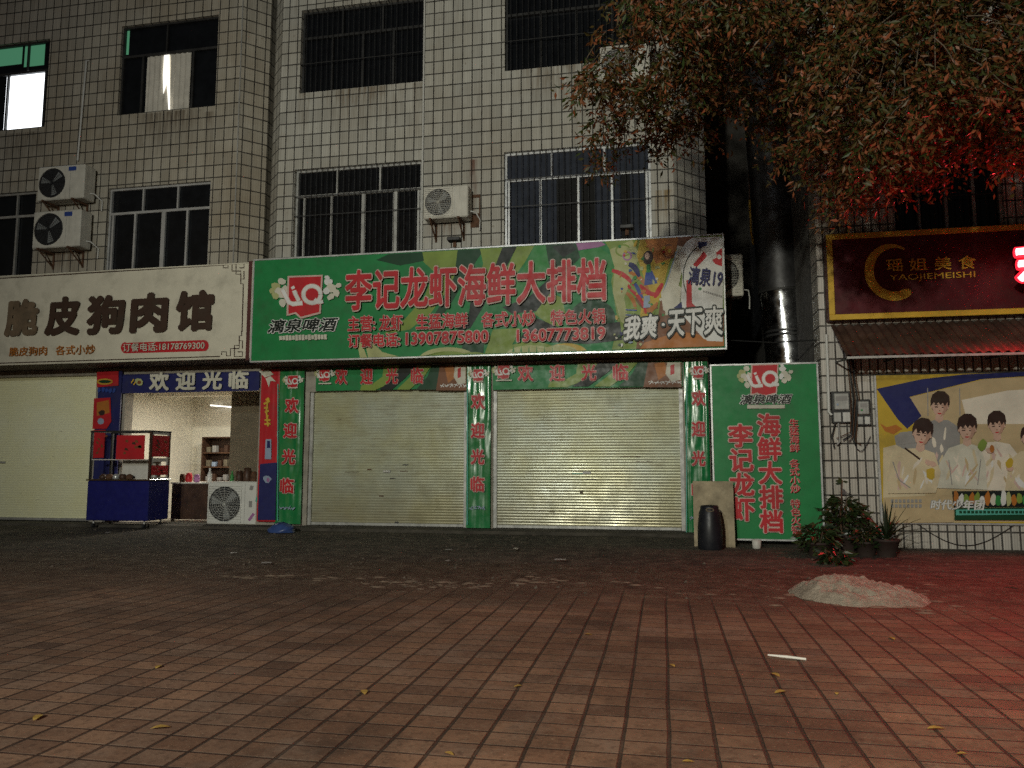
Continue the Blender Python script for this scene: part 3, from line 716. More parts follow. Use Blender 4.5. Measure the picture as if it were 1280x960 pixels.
def beer_logo(P, cx, cy, k, full=True):
    "red torn square with pale letters, hop leaves either side (drawn about 382,370 of the photograph)"
    def T(pts): return [(cx + (x - 382) * k, cy + (y - 370) * k) for x, y in pts]
    for i, (x, y, r) in enumerate(((345, 358, 6), (352, 352, 5.5), (350, 366, 7.5), (344, 370, 5), (353, 378, 5.5), (356, 362, 5), (340, 363, 4))):
        a = T([(x, y)])[0]; P.blob(a[0], a[1], r * k, r * .8 * k, 'cream' if i % 3 else 'pale', 10, 20 * i, .18)
    for i, (x, y, r) in enumerate(((410, 352, 5.5), (414, 360, 7), (420, 366, 5.5), (408, 364, 5), (413, 371, 5), (423, 357, 4), (409, 347, 3.5))):
        a = T([(x, y)])[0]; P.blob(a[0], a[1], r * k, r * .75 * k, 'cream' if i % 3 else 'white', 10, 35 * i, .18)
    P.poly(T([(359.5, 345), (403.5, 343.5), (401, 392), (376, 398.5), (369, 392.5), (358, 395)]), 'pink')
    P.poly(T([(361.5, 347), (401.5, 345.5), (399, 390), (376, 396), (370, 390), (360.5, 392.5)]), 'red')
    def stroke(pts, wd, m):
        P.stroke(T(pts), wd * k, m)
    def ring(rx, ry, wd, m):
        a = T([(390, 368)])[0]; P.ring(a[0], a[1], rx * k, ry * k, wd * k, m)
    for wd, m in ((6.2, 'pink'), (4.6, 'white')):
        stroke([(353, 362), (357, 370), (361, 378), (366, 380), (378, 378.5)], wd, m)
        stroke([(367.5, 363), (370, 369), (373.5, 376)], wd * .9, m)
        stroke([(365.3, 358), (367, 361)], wd * .8, m)
        ring(10.8, 10.6, wd * .95, m)
        stroke([(393, 374), (398, 378), (404, 377)], wd * .8, m)

def flourish(P, x, y, w_, n=5, m='cream'):
    "tiny cursive slogan that only reads as pale strokes"
    r = random.Random(int(x + y * 3))
    for i in range(n):
        a = x + w_ * i / n; l = w_ / n
        P.stroke([(a, y + r.uniform(-2, 1)), (a + l * .5, y + r.uniform(-2.5, 2)), (a + l * .9, y + r.uniform(-1, 2.5))], 1.1, m)
        P.stroke([(a + l * .2, y + r.uniform(1, 3)), (a + l * .8, y + r.uniform(-3, -1))], .9, m)

# --- the long green signboard
YG = S
gs = thing('shop_sign', 'long green signboard with red lettering and beer advert over the two beige shutters', 'signboard', base_of(315, 308, 906, 446, YG))
board(gs, 315, 308, 907, 445, YG, .9, 'green', 'soffit', 'alu', .03)
P = Print(YG)
TOPL = lambda x: 325.5 - (x - 315) * .0585      # upper and lower edge of the board in the photograph
BOT = lambda x: 454 - (x - 315) * .0320
def band(pts, m): P.poly([(x, min(max(y, TOPL(x) + 2.2), BOT(x) - 2.6)) for x, y in pts], m)
band([(520, 300), (572, 300), (569, 345), (556, 368), (538, 392), (512, 412), (480, 417), (505, 400), (530, 372), (543, 340), (530, 328)], 'lime')
band([(486, 300), (528, 300), (530, 326), (500, 332), (470, 325)], 'dkgreen')
band([(572, 300), (606, 300), (596, 325), (578, 356), (560, 385), (545, 405), (534, 408), (556, 372), (568, 345)], 'dkgreen')
band([(596, 352), (612, 335), (606, 380), (588, 410), (566, 418), (585, 400), (588, 378)], 'black')
band([(600, 300), (628, 300), (618, 340), (604, 362), (596, 352), (604, 330)], 'lime')
band([(628, 300), (646, 300), (634, 332), (622, 346), (612, 368), (602, 362), (616, 340)], 'black')
band([(646, 300), (668, 300), (656, 328), (640, 350), (630, 372), (618, 372), (626, 345), (636, 330)], 'lime')
band([(668, 300), (682, 300), (688, 330), (676, 352), (655, 368), (640, 366), (648, 346), (660, 326)], 'green2')
band([(682, 300), (720, 300), (725, 322), (712, 336), (692, 345), (686, 330)], 'dkgreen')
band([(690, 308), (716, 300), (720, 312), (704, 322)], 'black')
band([(690, 345), (705, 338), (698, 362), (676, 388), (640, 392), (628, 384), (660, 372)], 'black')
band([(668, 392), (688, 366), (702, 372), (708, 395), (698, 408), (684, 404)], 'lime')
band([(720, 300), (752, 300), (757, 306), (748, 309), (723, 313)], 'purple')
band([(724, 314), (750, 310), (768, 322), (772, 345), (748, 340), (728, 330)], 'green2')
band([(756, 300), (905, 280), (905, 450), (765, 450), (772, 400), (764, 352), (770, 325)], 'lime')
P.blob(741, 397, 28, 23, 'dkgreen', 28)
band([(655, 415), (672, 398), (705, 412), (775, 402), (778, 425), (735, 430), (690, 428), (650, 424)], 'black')
band([(616, 412), (650, 410), (643, 426), (634, 444), (606, 446)], 'lime')
band([(580, 420), (606, 418), (604, 446), (576, 446)], 'dkgreen')
for cx, cy, rx, ry, m in ((664, 441, 34, 14, 'lime'), (664, 442.5, 30, 11, 'pale'), (708, 441, 26, 12, 'yellow'), (700, 441, 22, 10, 'pale'), (560, 449, 36, 15, 'pale'), (592, 448, 20, 8, 'lime'), (560, 450, 30, 11, 'lime')):
    band([(cx + rx * math.cos(a * .2618), cy - ry * math.sin(a * .2618)) for a in range(13)], m)
for i in range(6):
    band([(640 + 10 * i, 440), (642 + 9.6 * i, 432), (643 + 9.6 * i, 440)], 'green2')
band([(446, 428), (452, 428), (459, 450), (450, 452)], 'pale'); band([(455, 422), (462, 425), (478, 440), (498, 446), (498, 450), (460, 451)], 'pale')
# stir fried prawns, salad and a dancer reduced to plain patches
band([(762, 312), (790, 300), (800, 318), (792, 345), (780, 372), (788, 410), (776, 402), (766, 366), (768, 334)], 'pale')
band([(800, 298), (848, 293), (836, 330), (826, 372), (810, 400), (800, 395), (806, 350), (796, 320)], 'yellow')
band([(806, 300), (850, 294), (842, 322), (820, 330)], 'orange')
P.ring(836, 314, 7, 8, 2.2, 'brown', 0, 300); P.ring(779, 313, 9, 7, 2, 'lime', 30, 330); P.ring(784, 320, 5, 5, 2, 'purple')
band([(848, 296), (868, 294), (856, 325), (846, 318), (846, 306)], 'brown')
band([(826, 372), (834, 380), (830, 396), (822, 400)], 'brown')
def arc(x0, y0, x1, y1, b, w0, m):
    P.stroke([(x0 + (x1 - x0) * t + b * math.sin(math.pi * t) * (y1 - y0) / 40, y0 + (y1 - y0) * t - b * math.sin(math.pi * t)) for t in [i / 8 for i in range(9)]], [w0 * (.5 + 1. * math.sin(math.pi * min(1, .15 + .8 * i / 8))) for i in range(9)], m)
arc(765, 338, 793, 357, 3, 4, 'red'); arc(786, 340, 812, 366, 4, 3.5, 'orange'); arc(783, 366, 795, 388, 3, 3.5, 'orange')
arc(828, 354, 818, 372, -3, 4, 'red'); arc(800, 356, 824, 368, -4, 4, 'red'); arc(790, 350, 802, 384, 3, 3, 'blue'); arc(786, 330, 799, 346, 3, 5, 'navy')
arc(795, 372, 822, 384, -6, 4, 'brown'); arc(804, 390, 822, 378, -3, 4, 'orange'); arc(788, 362, 808, 392, 3, 3, 'red')
P.poly([(807, 340), (815, 338), (822, 354), (805, 357)], 'blue'); P.poly([(805, 370), (812, 369), (813, 384), (804, 385)], 'ltblue')
P.blob(810, 322, 6.5, 9, 'hair', 14, 10); P.blob(809, 320, 3, 4.4, 'skin', 12); P.poly([(808, 331), (813, 330), (814, 340), (808, 341)], 'green2')
for i in range(4): P.stroke([(782, 384 + 3.2 * i), (796, 385 + 3 * i)], 1.6, 'blue' if i % 2 else 'lime')
for i in range(46):
    x, y = rnd.uniform(770, 838), rnd.uniform(302, 400)
    P.blob(x, y, rnd.uniform(1.2, 4.4), rnd.uniform(.8, 2.4), rnd.choice(['pale', 'lime', 'yellow', 'orange', 'brown', 'cream', 'green2', 'red', 'blue']), 9, rnd.uniform(0, 180), .3)
# pale bottle with its label
band([(800, 405), (838, 392), (905, 390), (905, 440), (795, 440)], 'brown')
band([(806, 428), (850, 414), (905, 424), (905, 440), (800, 440)], 'orange')
P.poly([(847, 307), (858, 309), (850, 350), (840, 390), (829, 388), (826, 366), (836, 345)], 'cream')
for i in range(7): P.stroke([(846 - 2 * i, 314 + 6 * i), (841 - 2 * i, 330 + 6 * i)], 1.5, 'ltblue')
P.poly([(828, 366), (838, 348), (852, 360), (848, 392), (832, 394)], 'cream')
P.poly([(858, 302), (866, 297), (900, 295.5), (903.5, 300), (903.5, 420), (880, 424), (850, 390), (853, 345), (848, 318)], 'white')
band([(868, 410), (903.5, 408), (903.5, 427), (884, 426)], 'white')
P.ring(892, 346, 38, 44, 1.3, 'black', 148, 252, 20)
P.poly([(866, 331), (880, 314), (884, 320), (871, 334)], 'red'); P.poly([(858, 350), (864.5, 350), (865, 379), (874, 386), (858, 385)], 'red')
P.poly([(872, 302.5), (884, 302), (884, 307), (879, 308), (874, 312)], 'navy'); P.poly([(842, 385), (852, 377), (853, 388)], 'navy')
P.poly([(890, 325), (896, 322), (895, 316), (902.5, 310), (902.5, 333), (894, 330)], 'red'); P.blob(899, 321, 3, 3, 'white', 10)
P.blob(875, 361, 2.2, 1.8, 'green2', 10)
for i in range(9): P.stroke([(879 + 2.7 * i, 364 + .8 * i), (881 + 2.7 * i, 364.6 + .8 * i)], 2.6, 'grey')
for i in range(16): 
    x, y = 766 + rnd.uniform(0, 38), 415 + rnd.uniform(0, 17); P.blob(x, y, rnd.uniform(1.4, 3.4), rnd.uniform(1.2, 2.4), rnd.choice(['cream', 'white', 'navy', 'pale', 'ltblue', 'dkgreen']), 8, 0, .3)
P.build('printed_artwork', gs)
P = Print(YG - .035); beer_logo(P, 382, 370, 1.)
P.build('logo', gs)
t_ = MB()
text(t_, '漓泉啤酒', 336, 398.5, 424, 415.5, YG, 'black', .02, 'white', .05, .25, dz=.04)
for i in range(15): 
    x = 349 + 4 * i; p0 = Print(YG - .036); p0.stroke([(x, 422.6 - .1 * i), (x + 3.4, 422.4 - .1 * i)], rnd.uniform(5, 7.4), 'cream'); 
    b0 = len(t_.v); t_.v += p0.v; t_.f += [tuple(b0 + j for j in f) for f in p0.f]; t_.mi += [t_.mid(M['cream'])] * len(p0.f); t_.sm += p0.sm; t_.uv += p0.uv
t_.build('beer_name', gs)
t_ = MB(); text(t_, '李记龙虾海鲜大排档', 434, 331.5, 758, 383.5, YG, 'red', .024, 'pink', .03, dz=.085); t_.build('title_lettering', gs)
for body, a, c in (('主营:', 437, 471), ('龙虾', 476, 505), ('生猛海鲜', 522, 586), ('各式小炒', 603, 670), ('特色火锅', 689, 757)):
    t_ = MB(); y = 396.5 - ((a + c) / 2 - 436) * .031
    text(t_, body, a, y, c, y + 19, YG, 'red', .02, 'pink', .04, dz=.085); t_.build('menu_lettering', gs)
for body, a, c, hh in (('订餐电话:', 437, 502, 17), ('13907875800', 509, 612, 15.5), ('13607773819', 647, 757, 15.5)):
    t_ = MB(); y = 418.6 - ((a + c) / 2 - 436) * .028
    text(t_, body, a, y, c, y + hh, YG, 'red', .024, 'pink', .045, dz=.085); t_.build('phone_lettering', gs)
t_ = MB()
text(t_, '漓泉19', 860, 336, 903, 359, YG, 'navy', .02, rot=-9, dz=.085); t_.build('bottle_lettering', gs); t_ = MB()
text(t_, '我爽', 779, 395, 824, 425, YG, 'white', .032, 'black', .075, .3, dz=.09, rot=4)
text(t_, '·', 827, 405, 831, 409, YG, 'white', .02, 'black', .075, dz=.09)
text(t_, '天下', 833, 388, 879, 421, YG, 'white', .032, 'black', .07, .2, dz=.09, rot=3)
text(t_, '爽', 879, 384, 904, 420, YG, 'white', .02, 'black', .06, .1, dz=.10)
t_.build('slogan_lettering', gs)

# --- the cream signboard of the left shop
YL = S
ls = thing('shop_sign', 'cream signboard with brown brush lettering and a red phone pill', 'signboard', base_of(-90, 335, 313, 456, YL))
board(ls, -90, 339, 314, 453.5, YL, .9, 'signwhite', 'soffit', 'signwhite', .025)
x0, x1, z0, z1 = rect(305, 326, 319, 451, YL)
p = MB(); p.box(x1 - .16, x1 - .085, YL - .018, YL + .02, z0 + .01, z1 - .01, M['maroon']); p.build('maroon_trim', ls)
P = Print(YL)
TL = lambda x: 349.5 - (x) * .0605 - 1.5; BL = lambda x: 454.5 - x * .031 - 0.5
def rule(pts, wd=1.3): P.stroke(pts, wd, 'ink')
rule([(-80, TL(-80)), (283, TL(283))]); rule([(-80, BL(-80)), (275, BL(275))])
def corner(ox, oy, sy):
    def L(*q): rule([(ox + x, oy + sy * y) for x, y in q], 1.25)
    L((-22, 0), (-22, 4), (-16, 4), (-16, -1), (-11, -1), (-11, 8), (0, 8), (0, 12), (-6, 12), (-6, -2), (4, -2), (4, 4), (-2, 4))
    L((0, 12), (0, 18), (4, 18), (4, 8)); L((0, 18), (0, 24), (3, 24), (3, 30))
corner(301, TL(301) + 1, 1); corner(299, BL(299) - 1, -1)
rule([(304, TL(304) + 30), (302.5, BL(302) - 30)])
pill = [(157, 428 + .6)] + [(157 - 6 * math.sin(a * .2618), 434.6 - 7 * math.cos(a * .2618)) for a in range(13)] + [(255 + 6 * math.sin(a * .2618), 432 + 7 * math.cos(a * .2618)) for a in range(13)]
P.poly(pill, 'red')
P.build('border_and_pill', ls)
t_ = MB()
for ch, a, c, y0, y1, mt in (('脆', 8, 50, 374, 421, 'ink_faded'), ('皮', 58, 102, 371, 420, 'ink'), ('狗', 110, 158, 369, 418.5, 'ink'), ('肉', 164, 212, 366, 416.5, 'ink'), ('馆', 221, 269, 363, 414.5, 'ink')):
    text(t_, ch, a, y0, c, y1, YL, mt, .05, dz=.02, depth=.01, shear=.02); t_.build('title_lettering', ls); t_ = MB()
t_ = MB()
text(t_, '脆皮狗肉', 13, 433.5, 60, 445, YL, 'orange', .012, dz=.02); t_.build('small_lettering', ls); t_ = MB(); text(t_, '各式小炒', 71, 431.5, 120, 443.5, YL, 'orange', .012, dz=.02); t_.build('small_lettering', ls); t_ = MB()
text(t_, '订餐电话:18178769300', 155, 428, 257, 438.5, YL, 'cream', .012, dz=.02)
t_.build('phone_lettering', ls)

# --- oxblood signboard on the right block
YR = RB - .22
rs = thing('shop_sign', 'oxblood signboard in a gold frame with a gold crescent', 'signboard', base_of(1036, 284, 1400, 398, YR))
board(rs, 1034, 283, 1430, 394, YR, .21, 'oxblood', 'maroon', None)
x0, x1, z0, z1 = rect(1034, 283, 1430, 394, YR)
p = MB(); fw = .085
for a in ((x0, x1, z1 - fw, z1), (x0, x1, z0, z0 + fw)): p.box(a[0], a[1], YR - .03, YR - .002, a[2], a[3], M['gold'], .006)
for a in ((x0, x0 + fw), (x1 - fw, x1)): p.box(a[0], a[1], YR - .03, YR - .002, z0 + fw, z1 - fw, M['gold'], .006)
p.build('frame', rs)
P = Print(YR)
# crescent: tapering brush stroke
ang = [(-62 - 8 * i) for i in range(31)]
cs = []
for i, a in enumerate(ang):
    rr = 29.5 + .12 * i
    cs.append((1117 + rr * .98 * math.cos(R_(a)), 337.5 + rr * math.sin(R_(a))))
P.stroke(cs, [2.0 + 9.4 * min(1, i / 12) for i in range(31)], 'gold'); P.blob(cs[-1][0], cs[-1][1], 5, 5, 'gold', 16)
P.build('crescent', rs)
t_ = MB()
text(t_, '瑶', 1107, 324, 1128, 340, YR, 'gold', .012, dz=.02); text(t_, '姐', 1136, 323, 1158, 339, YR, 'gold', .012, dz=.02)
text(t_, '美', 1167, 321.5, 1188, 338, YR, 'gold', .012, dz=.02); text(t_, '食', 1197, 320, 1219, 337, YR, 'gold', .012, dz=.02); t_.build('lettering', rs); t_ = MB()
text(t_, 'YAOJIEMEISHI', 1111, 342, 1218, 351.5, YR, 'gold', -.005, dz=.02)
t_.build('lettering', rs)
# drips of old glue
# --- red LED sign cut by the right edge
YN = RB - .75
led = thing('led_sign', 'glowing red neon style sign in front of the oxblood signboard', 'lit sign', base_of(1262, 296, 1420, 362, YN))
x0, x1, z0, z1 = rect(1284, 296, 1420, 362, YN)
p = MB(); p.box(x0, x1, YN + .03, YN + .10, z0, z1, M['steel_dark'], .01); p.build('backing', led)
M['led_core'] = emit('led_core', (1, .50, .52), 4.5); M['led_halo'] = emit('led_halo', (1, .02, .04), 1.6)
core = MB(); halo = MB()
def seg(pts, r):
    q = [at(x, y, YN - .04) for x, y in pts]; core.tube(q, r, M['led_core'], 10)
    halo.tube([v + Vector((0, .045, 0)) for v in q], r * 1.55, M['led_halo'], 10)  # wider red glowing tube stands in for the halo around the stroke
seg([(1271, 315), (1300, 312), (1345, 309)], .052); seg([(1274, 330), (1300, 328), (1345, 325)], .052)
seg([(1290, 334), (1284, 341), (1276, 349)], .048); seg([(1295, 345), (1340, 343)], .05); seg([(1310, 300), (1312, 360)], .05)
core.build('light_strokes', led); halo.build('stroke_halo', led)
for x in (x0 + .15, x1 - .15): p = MB(); p.tube([(x, YN + .1, (z0 + z1) / 2), (x, YR - .02, (z0 + z1) / 2)], .015, M['steel_dark'], 8); p.build('bracket', led)
lpos = at(1300, 335, YN - .45)
lamp('led_sign_light', 'SPOT', lpos, 600, (1, .03, .045), .22, (-58, 0, -8), spot=168)
lamp('led_sign_glow', 'POINT', at(1345, 330, YN - .2), 6, (1, .035, .05), .25)

# --- green lintel and pier banners
def banner(px0, py0, px1, py1, Y, label, name='banner', face='green', group=None, warp=.012, cat='banner'):
    root = thing(name, label, cat, base_of(px0, py0, px1, py1, Y), group)
    x0, x1, z0, z1 = rect(px0, py0, px1, py1, Y)
    q = MB(); n, k = 14, 14; front = []
    for j in range(k + 1):
        zz = z0 + (z1 - z0) * j / k
        front.append([(x0 + (x1 - x0) * i / n, Y + warp * mnoise.noise(Vector((i * .6 + px0, j * .55, 1))), zz) for i in range(n + 1)])
    q.grid(front, M[face])
    q.grid([[(x, y + .025, z) for x, y, z in r][::-1] for r in front], M[face])
    for e in (front[0], front[-1], [r[0] for r in front], [r[-1] for r in front]):
        q.grid([e, [(x, y + .025, z) for x, y, z in e]], M[face], False)
    q.build('cloth', root)
    return root
YB = F - .06
for (a, c, off, lab) in ((395, 584, 0, 'green lintel banner with red welcome characters over the narrower beige shutter'), (616, 853, 1, 'green lintel banner with red welcome characters over the wider beige shutter')):
    y0, y1 = (458, 487) if off == 0 else (454, 485)
    r = banner(a, y0, c, y1, YB, lab)
    s_ = (c - a) / 189
    P = Print(YB - .02); P.clip = (a + 1, y0 - 1, c - 1, y1 + 1.5)
    X = lambda u: a + (u - 395) * s_
    base = y0 - 457
    for pts, m in (([(480, 455), (512, 455), (498, 474), (470, 486), (455, 486), (478, 470)], 'lime'), ([(500, 455), (522, 455), (508, 470), (490, 486), (474, 486), (494, 470)], 'black'),
                   ([(522, 455), (540, 455), (530, 470), (512, 486), (496, 486), (515, 468)], 'lime'), ([(540, 455), (556, 455), (548, 486), (520, 486), (534, 470)], 'dkgreen'),
                   ([(550, 455), (584, 455), (584, 487), (545, 487)], 'brown'), ([(556, 458), (566, 455), (570, 470), (560, 478)], 'orange'), ([(569, 456), (582, 456), (582, 478), (573, 480), (567, 470)], 'cream'),
                   ([(572, 460), (576, 458), (576, 470), (572, 472)], 'red'), ([(452, 480), (470, 478), (470, 487), (450, 487)], 'lime')):
        P.poly([(X(x), y + base) for x, y in pts], m)
    flourish(P, X(550), 481 + base, 34 * s_, 6, 'white')
    P.build('printed_artwork', r)
    P = Print(YB - .045); beer_logo(P, X(406), 468 + base, .30 * (1 + .15 * off)); P.stroke([(X(398), 478.5 + base), (X(414), 478.2 + base)], 1.6, 'cream')
    P.build('logo', r)
    t_ = MB()
    for i, ch in enumerate('欢迎光临'):
        cx = X(428 + 31.5 * i); text(t_, ch, cx - 8 * s_ * .95, 459.5 + base - .012 * i * 31, cx + 8 * s_ * .95, 480 + base - .012 * i * 31, YB, 'red', .025, 'pink', .03, dz=.05); t_.build('lettering', r); t_ = MB()
YC = F - .09
for k, (a, c, y0, y1, cxs, ys, lab) in enumerate((
        (346, 378, 462, 655, (366, 360), (507, 538, 571, 607), 'narrow green pier banner next to the red and blue pier banner'),
        (583, 613, 456, 660, (598, 597.5), (502, 538, 571, 605), 'narrow green pier banner between the two beige shutters'),
        (857, 887, 452, 674, (873, 873), (498, 536, 573, 612), 'narrow green pier banner partly covered by the leaning plywood sheet'))):
    r = banner(a, y0, c, y1, YC, lab, warp=.035, face='green_gloss')
    P = Print(YC - .03)
    beer_logo(P, cxs[0] + .3, ys[0] - 33 if k else 477, .30); P.stroke([(cxs[0] - 6, ys[0] - 24.5 if k else 485), (cxs[0] + 6, ys[0] - 24.8 if k else 484.6)], 1.4, 'cream')
    flourish(P, cxs[1] - 11, (635 if k < 2 else 648), 20, 4, 'ltblue')
    P.stroke([(a + 1.4, y0 + 18), (a + 1., y1 - 4)], 1.2, 'turq')
    P.build('logo', r)
    t_ = MB()
    for i, ch in enumerate('欢迎光临'):
        cx = cxs[0] + (cxs[1] - cxs[0]) * i / 3
        text(t_, ch, cx - 8.5, ys[i] - 9.5, cx + 8.5, ys[i] + 9.5, YC, 'red', .03, 'pink', .045, dz=.04); t_.build('lettering', r); t_ = MB()

# --- tall green panel closing the foot of the alley
vp = thing('sign_panel', 'tall green upright sign panel with red vertical lettering, behind the plywood sheet', 'signboard', base_of(890, 454, 1027, 677, YV))
board(vp, 890, 454, 1027, 676, YV, .06, 'green', 'steel_dark', 'alu', .028)
P = Print(YV - .02); beer_logo(P, 956.5, 475, .78); P.build('logo', vp)
t_ = MB()
text(t_, '漓泉啤酒', 924, 493, 990, 505, YV, 'black', .02, 'white', .05, .25, dz=.04)
t_.build('lettering', vp); t_ = MB(); text(t_, '海鲜大排档', 947, 517, 977, 666, YV, 'red', .03, 'pink', .04, vertical=True, dz=.05)
t_.build('lettering', vp); t_ = MB(); text(t_, '李记龙虾', 911, 530, 942, 651, YV, 'red', .03, 'pink', .04, vertical=True, dz=.05)
t_.build('lettering', vp); t_ = MB(); text(t_, '生猛海鲜', 986, 524, 998, 565, YV, 'red', .012, 'pink', .04, vertical=True, dz=.05)
t_.build('lettering', vp); t_ = MB(); text(t_, '各式小炒', 987, 574, 999, 616, YV, 'red', .012, 'pink', .04, vertical=True, dz=.05)
t_.build('lettering', vp); t_ = MB(); text(t_, '特色火锅', 988, 624, 1000, 667, YV, 'red', .012, 'pink', .04, vertical=True, dz=.05)
P = Print(YV - .03); P.stroke([(934, 508.5), (981, 508.2)], 4.5, 'cream')
t_.build('lettering', vp); P.build('slogan_strip', vp)
a = rect(890, 454, 1027, 676, YV)
for x in (a[0] + .05, a[1] - .05): p = MB(); p.box(x - .025, x + .025, YV + .062, YV + .11, 0, a[3] - .02, M['steel_dark']); p.build('post', vp)

# --- banners of the left shop
YS = F - .07
r = banner(152, 466, 324, 490, YS, 'dark navy lintel banner with white welcome characters over the open shop', face='navy')
P = Print(YS - .03)
for i in range(4): P.stroke([(164 + 3 * i, 479 + (i % 2) * 2), (167 + 3 * i, 474 + (i % 2) * 2)], 1.5, 'gold')
P.blob(174, 477, 5, 4.5, 'pale', 12, 0, .3); P.blob(174, 478, 2.5, 2.2, 'brown', 10)
P.build('logo', r)
t_ = MB()
for i, ch in enumerate('欢迎光临'):
    cx = 201 + 33 * i; y = 465.3 - i * .7
    text(t_, ch, cx - 12.5, y, cx + 12.5, y + 23.5, YS, 'cream', .04, dz=.04); t_.build('lettering', r); t_ = MB()
r = banner(120, 464, 149, 602, YS - .03, 'red and dark blue pier banner with a gold oval beside the blue food cart', face='navy')
P = Print(YS - .05)
P.poly([(121, 465), (148, 464), (148, 482), (121, 484)], 'maroon' if False else 'red')
P.ring(131, 477, 9, 3, 1.6, 'yellow'); P.blob(131, 477, 7.4, 2, 'dkgreen', 16)
P.poly([(117.5, 498), (138, 497), (139, 527), (133, 536), (115.5, 536)], 'red'); P.poly([(121, 503), (136, 500), (137, 516), (121, 520)], 'orange')
P.poly([(114.5, 538), (132, 537), (130, 572), (113, 573)], 'red'); P.blob(126, 527, 4.5, 4, 'ltblue', 8, 0, .2); P.blob(127, 516, 4, 3, 'hair', 9, 0, .3)
for i in range(6): P.blob(120 + rnd.uniform(0, 14), 545 + 4.2 * i, 2.2, 1.2, 'brown', 8, 30 * i, .3)
for i in range(5): P.blob(124 + 4.6 * i, 489 + rnd.uniform(-2, 2), 2, 3, 'blue', 8, 20, .3)
P.build('printed_artwork', r)
r = banner(324, 462, 347, 652, YS - .03, 'red and blue pier banner with gold brushwork beside the white air conditioner', face='red')
P = Print(YS - .05)
P.poly([(323.5, 464), (336, 462), (342, 468), (331, 472)], 'cream'); P.poly([(332, 473), (338, 470), (345, 477), (338, 476), (336, 484)], 'cream')
for i in range(7): P.stroke([(330 + rnd.uniform(-1, 3), 500 + 5 * i), (338 + rnd.uniform(-3, 3), 498 + 5 * i + rnd.uniform(-2, 3))], 2.4, 'gold')
P.stroke([(335, 497), (333, 515), (335, 533)], 2.2, 'gold')
P.poly([(325, 580), (346, 578), (344, 650), (322, 650)], 'navy'); P.poly([(332, 549), (339, 549), (339, 574), (331, 574)], 'ltblue')
P.poly([(334, 551), (337.5, 551), (338, 560), (333.5, 560)], 'navy'); P.blob(334, 599, 5.5, 4.5, 'ltblue', 10, 0, .2); P.blob(335, 600, 2, 3, 'purple', 8)
P.build('printed_artwork', r)

# --- poster on the right block
YP = RB - .045
po = thing('poster', 'large yellow poster of five dark haired youths in pale clothes inside a silver frame', 'poster', base_of(1097, 470, 1400, 655, YP))
x0, x1, z0, z1 = rect(1099, 466, 1420, 654, YP)
p = MB(); p.box(x0, x1, YP, YP + .03, z0, z1, M['yellow']); p.build('panel', po)
p = MB(); p.box(x0 - .03, x0, YP - .02, YP + .035, z0 - .03, z1, M['alu'], .004); p.box(x0, x1, YP - .02, YP + .035, z0 - .03, z0, M['alu'], .004); p.build('frame', po)
P = Print(YP)
P.poly([(1136, 497), (1230, 474), (1300, 470), (1300, 652), (1104, 653), (1104, 600), (1150, 560)], 'backdrop')
P.poly([(1104, 560), (1150, 548), (1160, 653), (1104, 653)], 'shirt')
P.poly([(1096, 486), (1152, 474), (1205, 468), (1300, 464), (1300, 469), (1226, 474), (1137, 496), (1152, 520), (1134, 536), (1122, 524)], 'navy')
P.poly([(1100, 529), (1108, 534), (1120, 531), (1128, 536), (1117, 543), (1106, 539)], 'orange')
for x in (1159.5, 1199.5): P.stroke([(x, 485), (x + .5, 520)], 1.2, 'grey')
P.poly([(1202, 500), (1260, 488), (1300, 486), (1300, 530), (1210, 530)], 'shirt2')
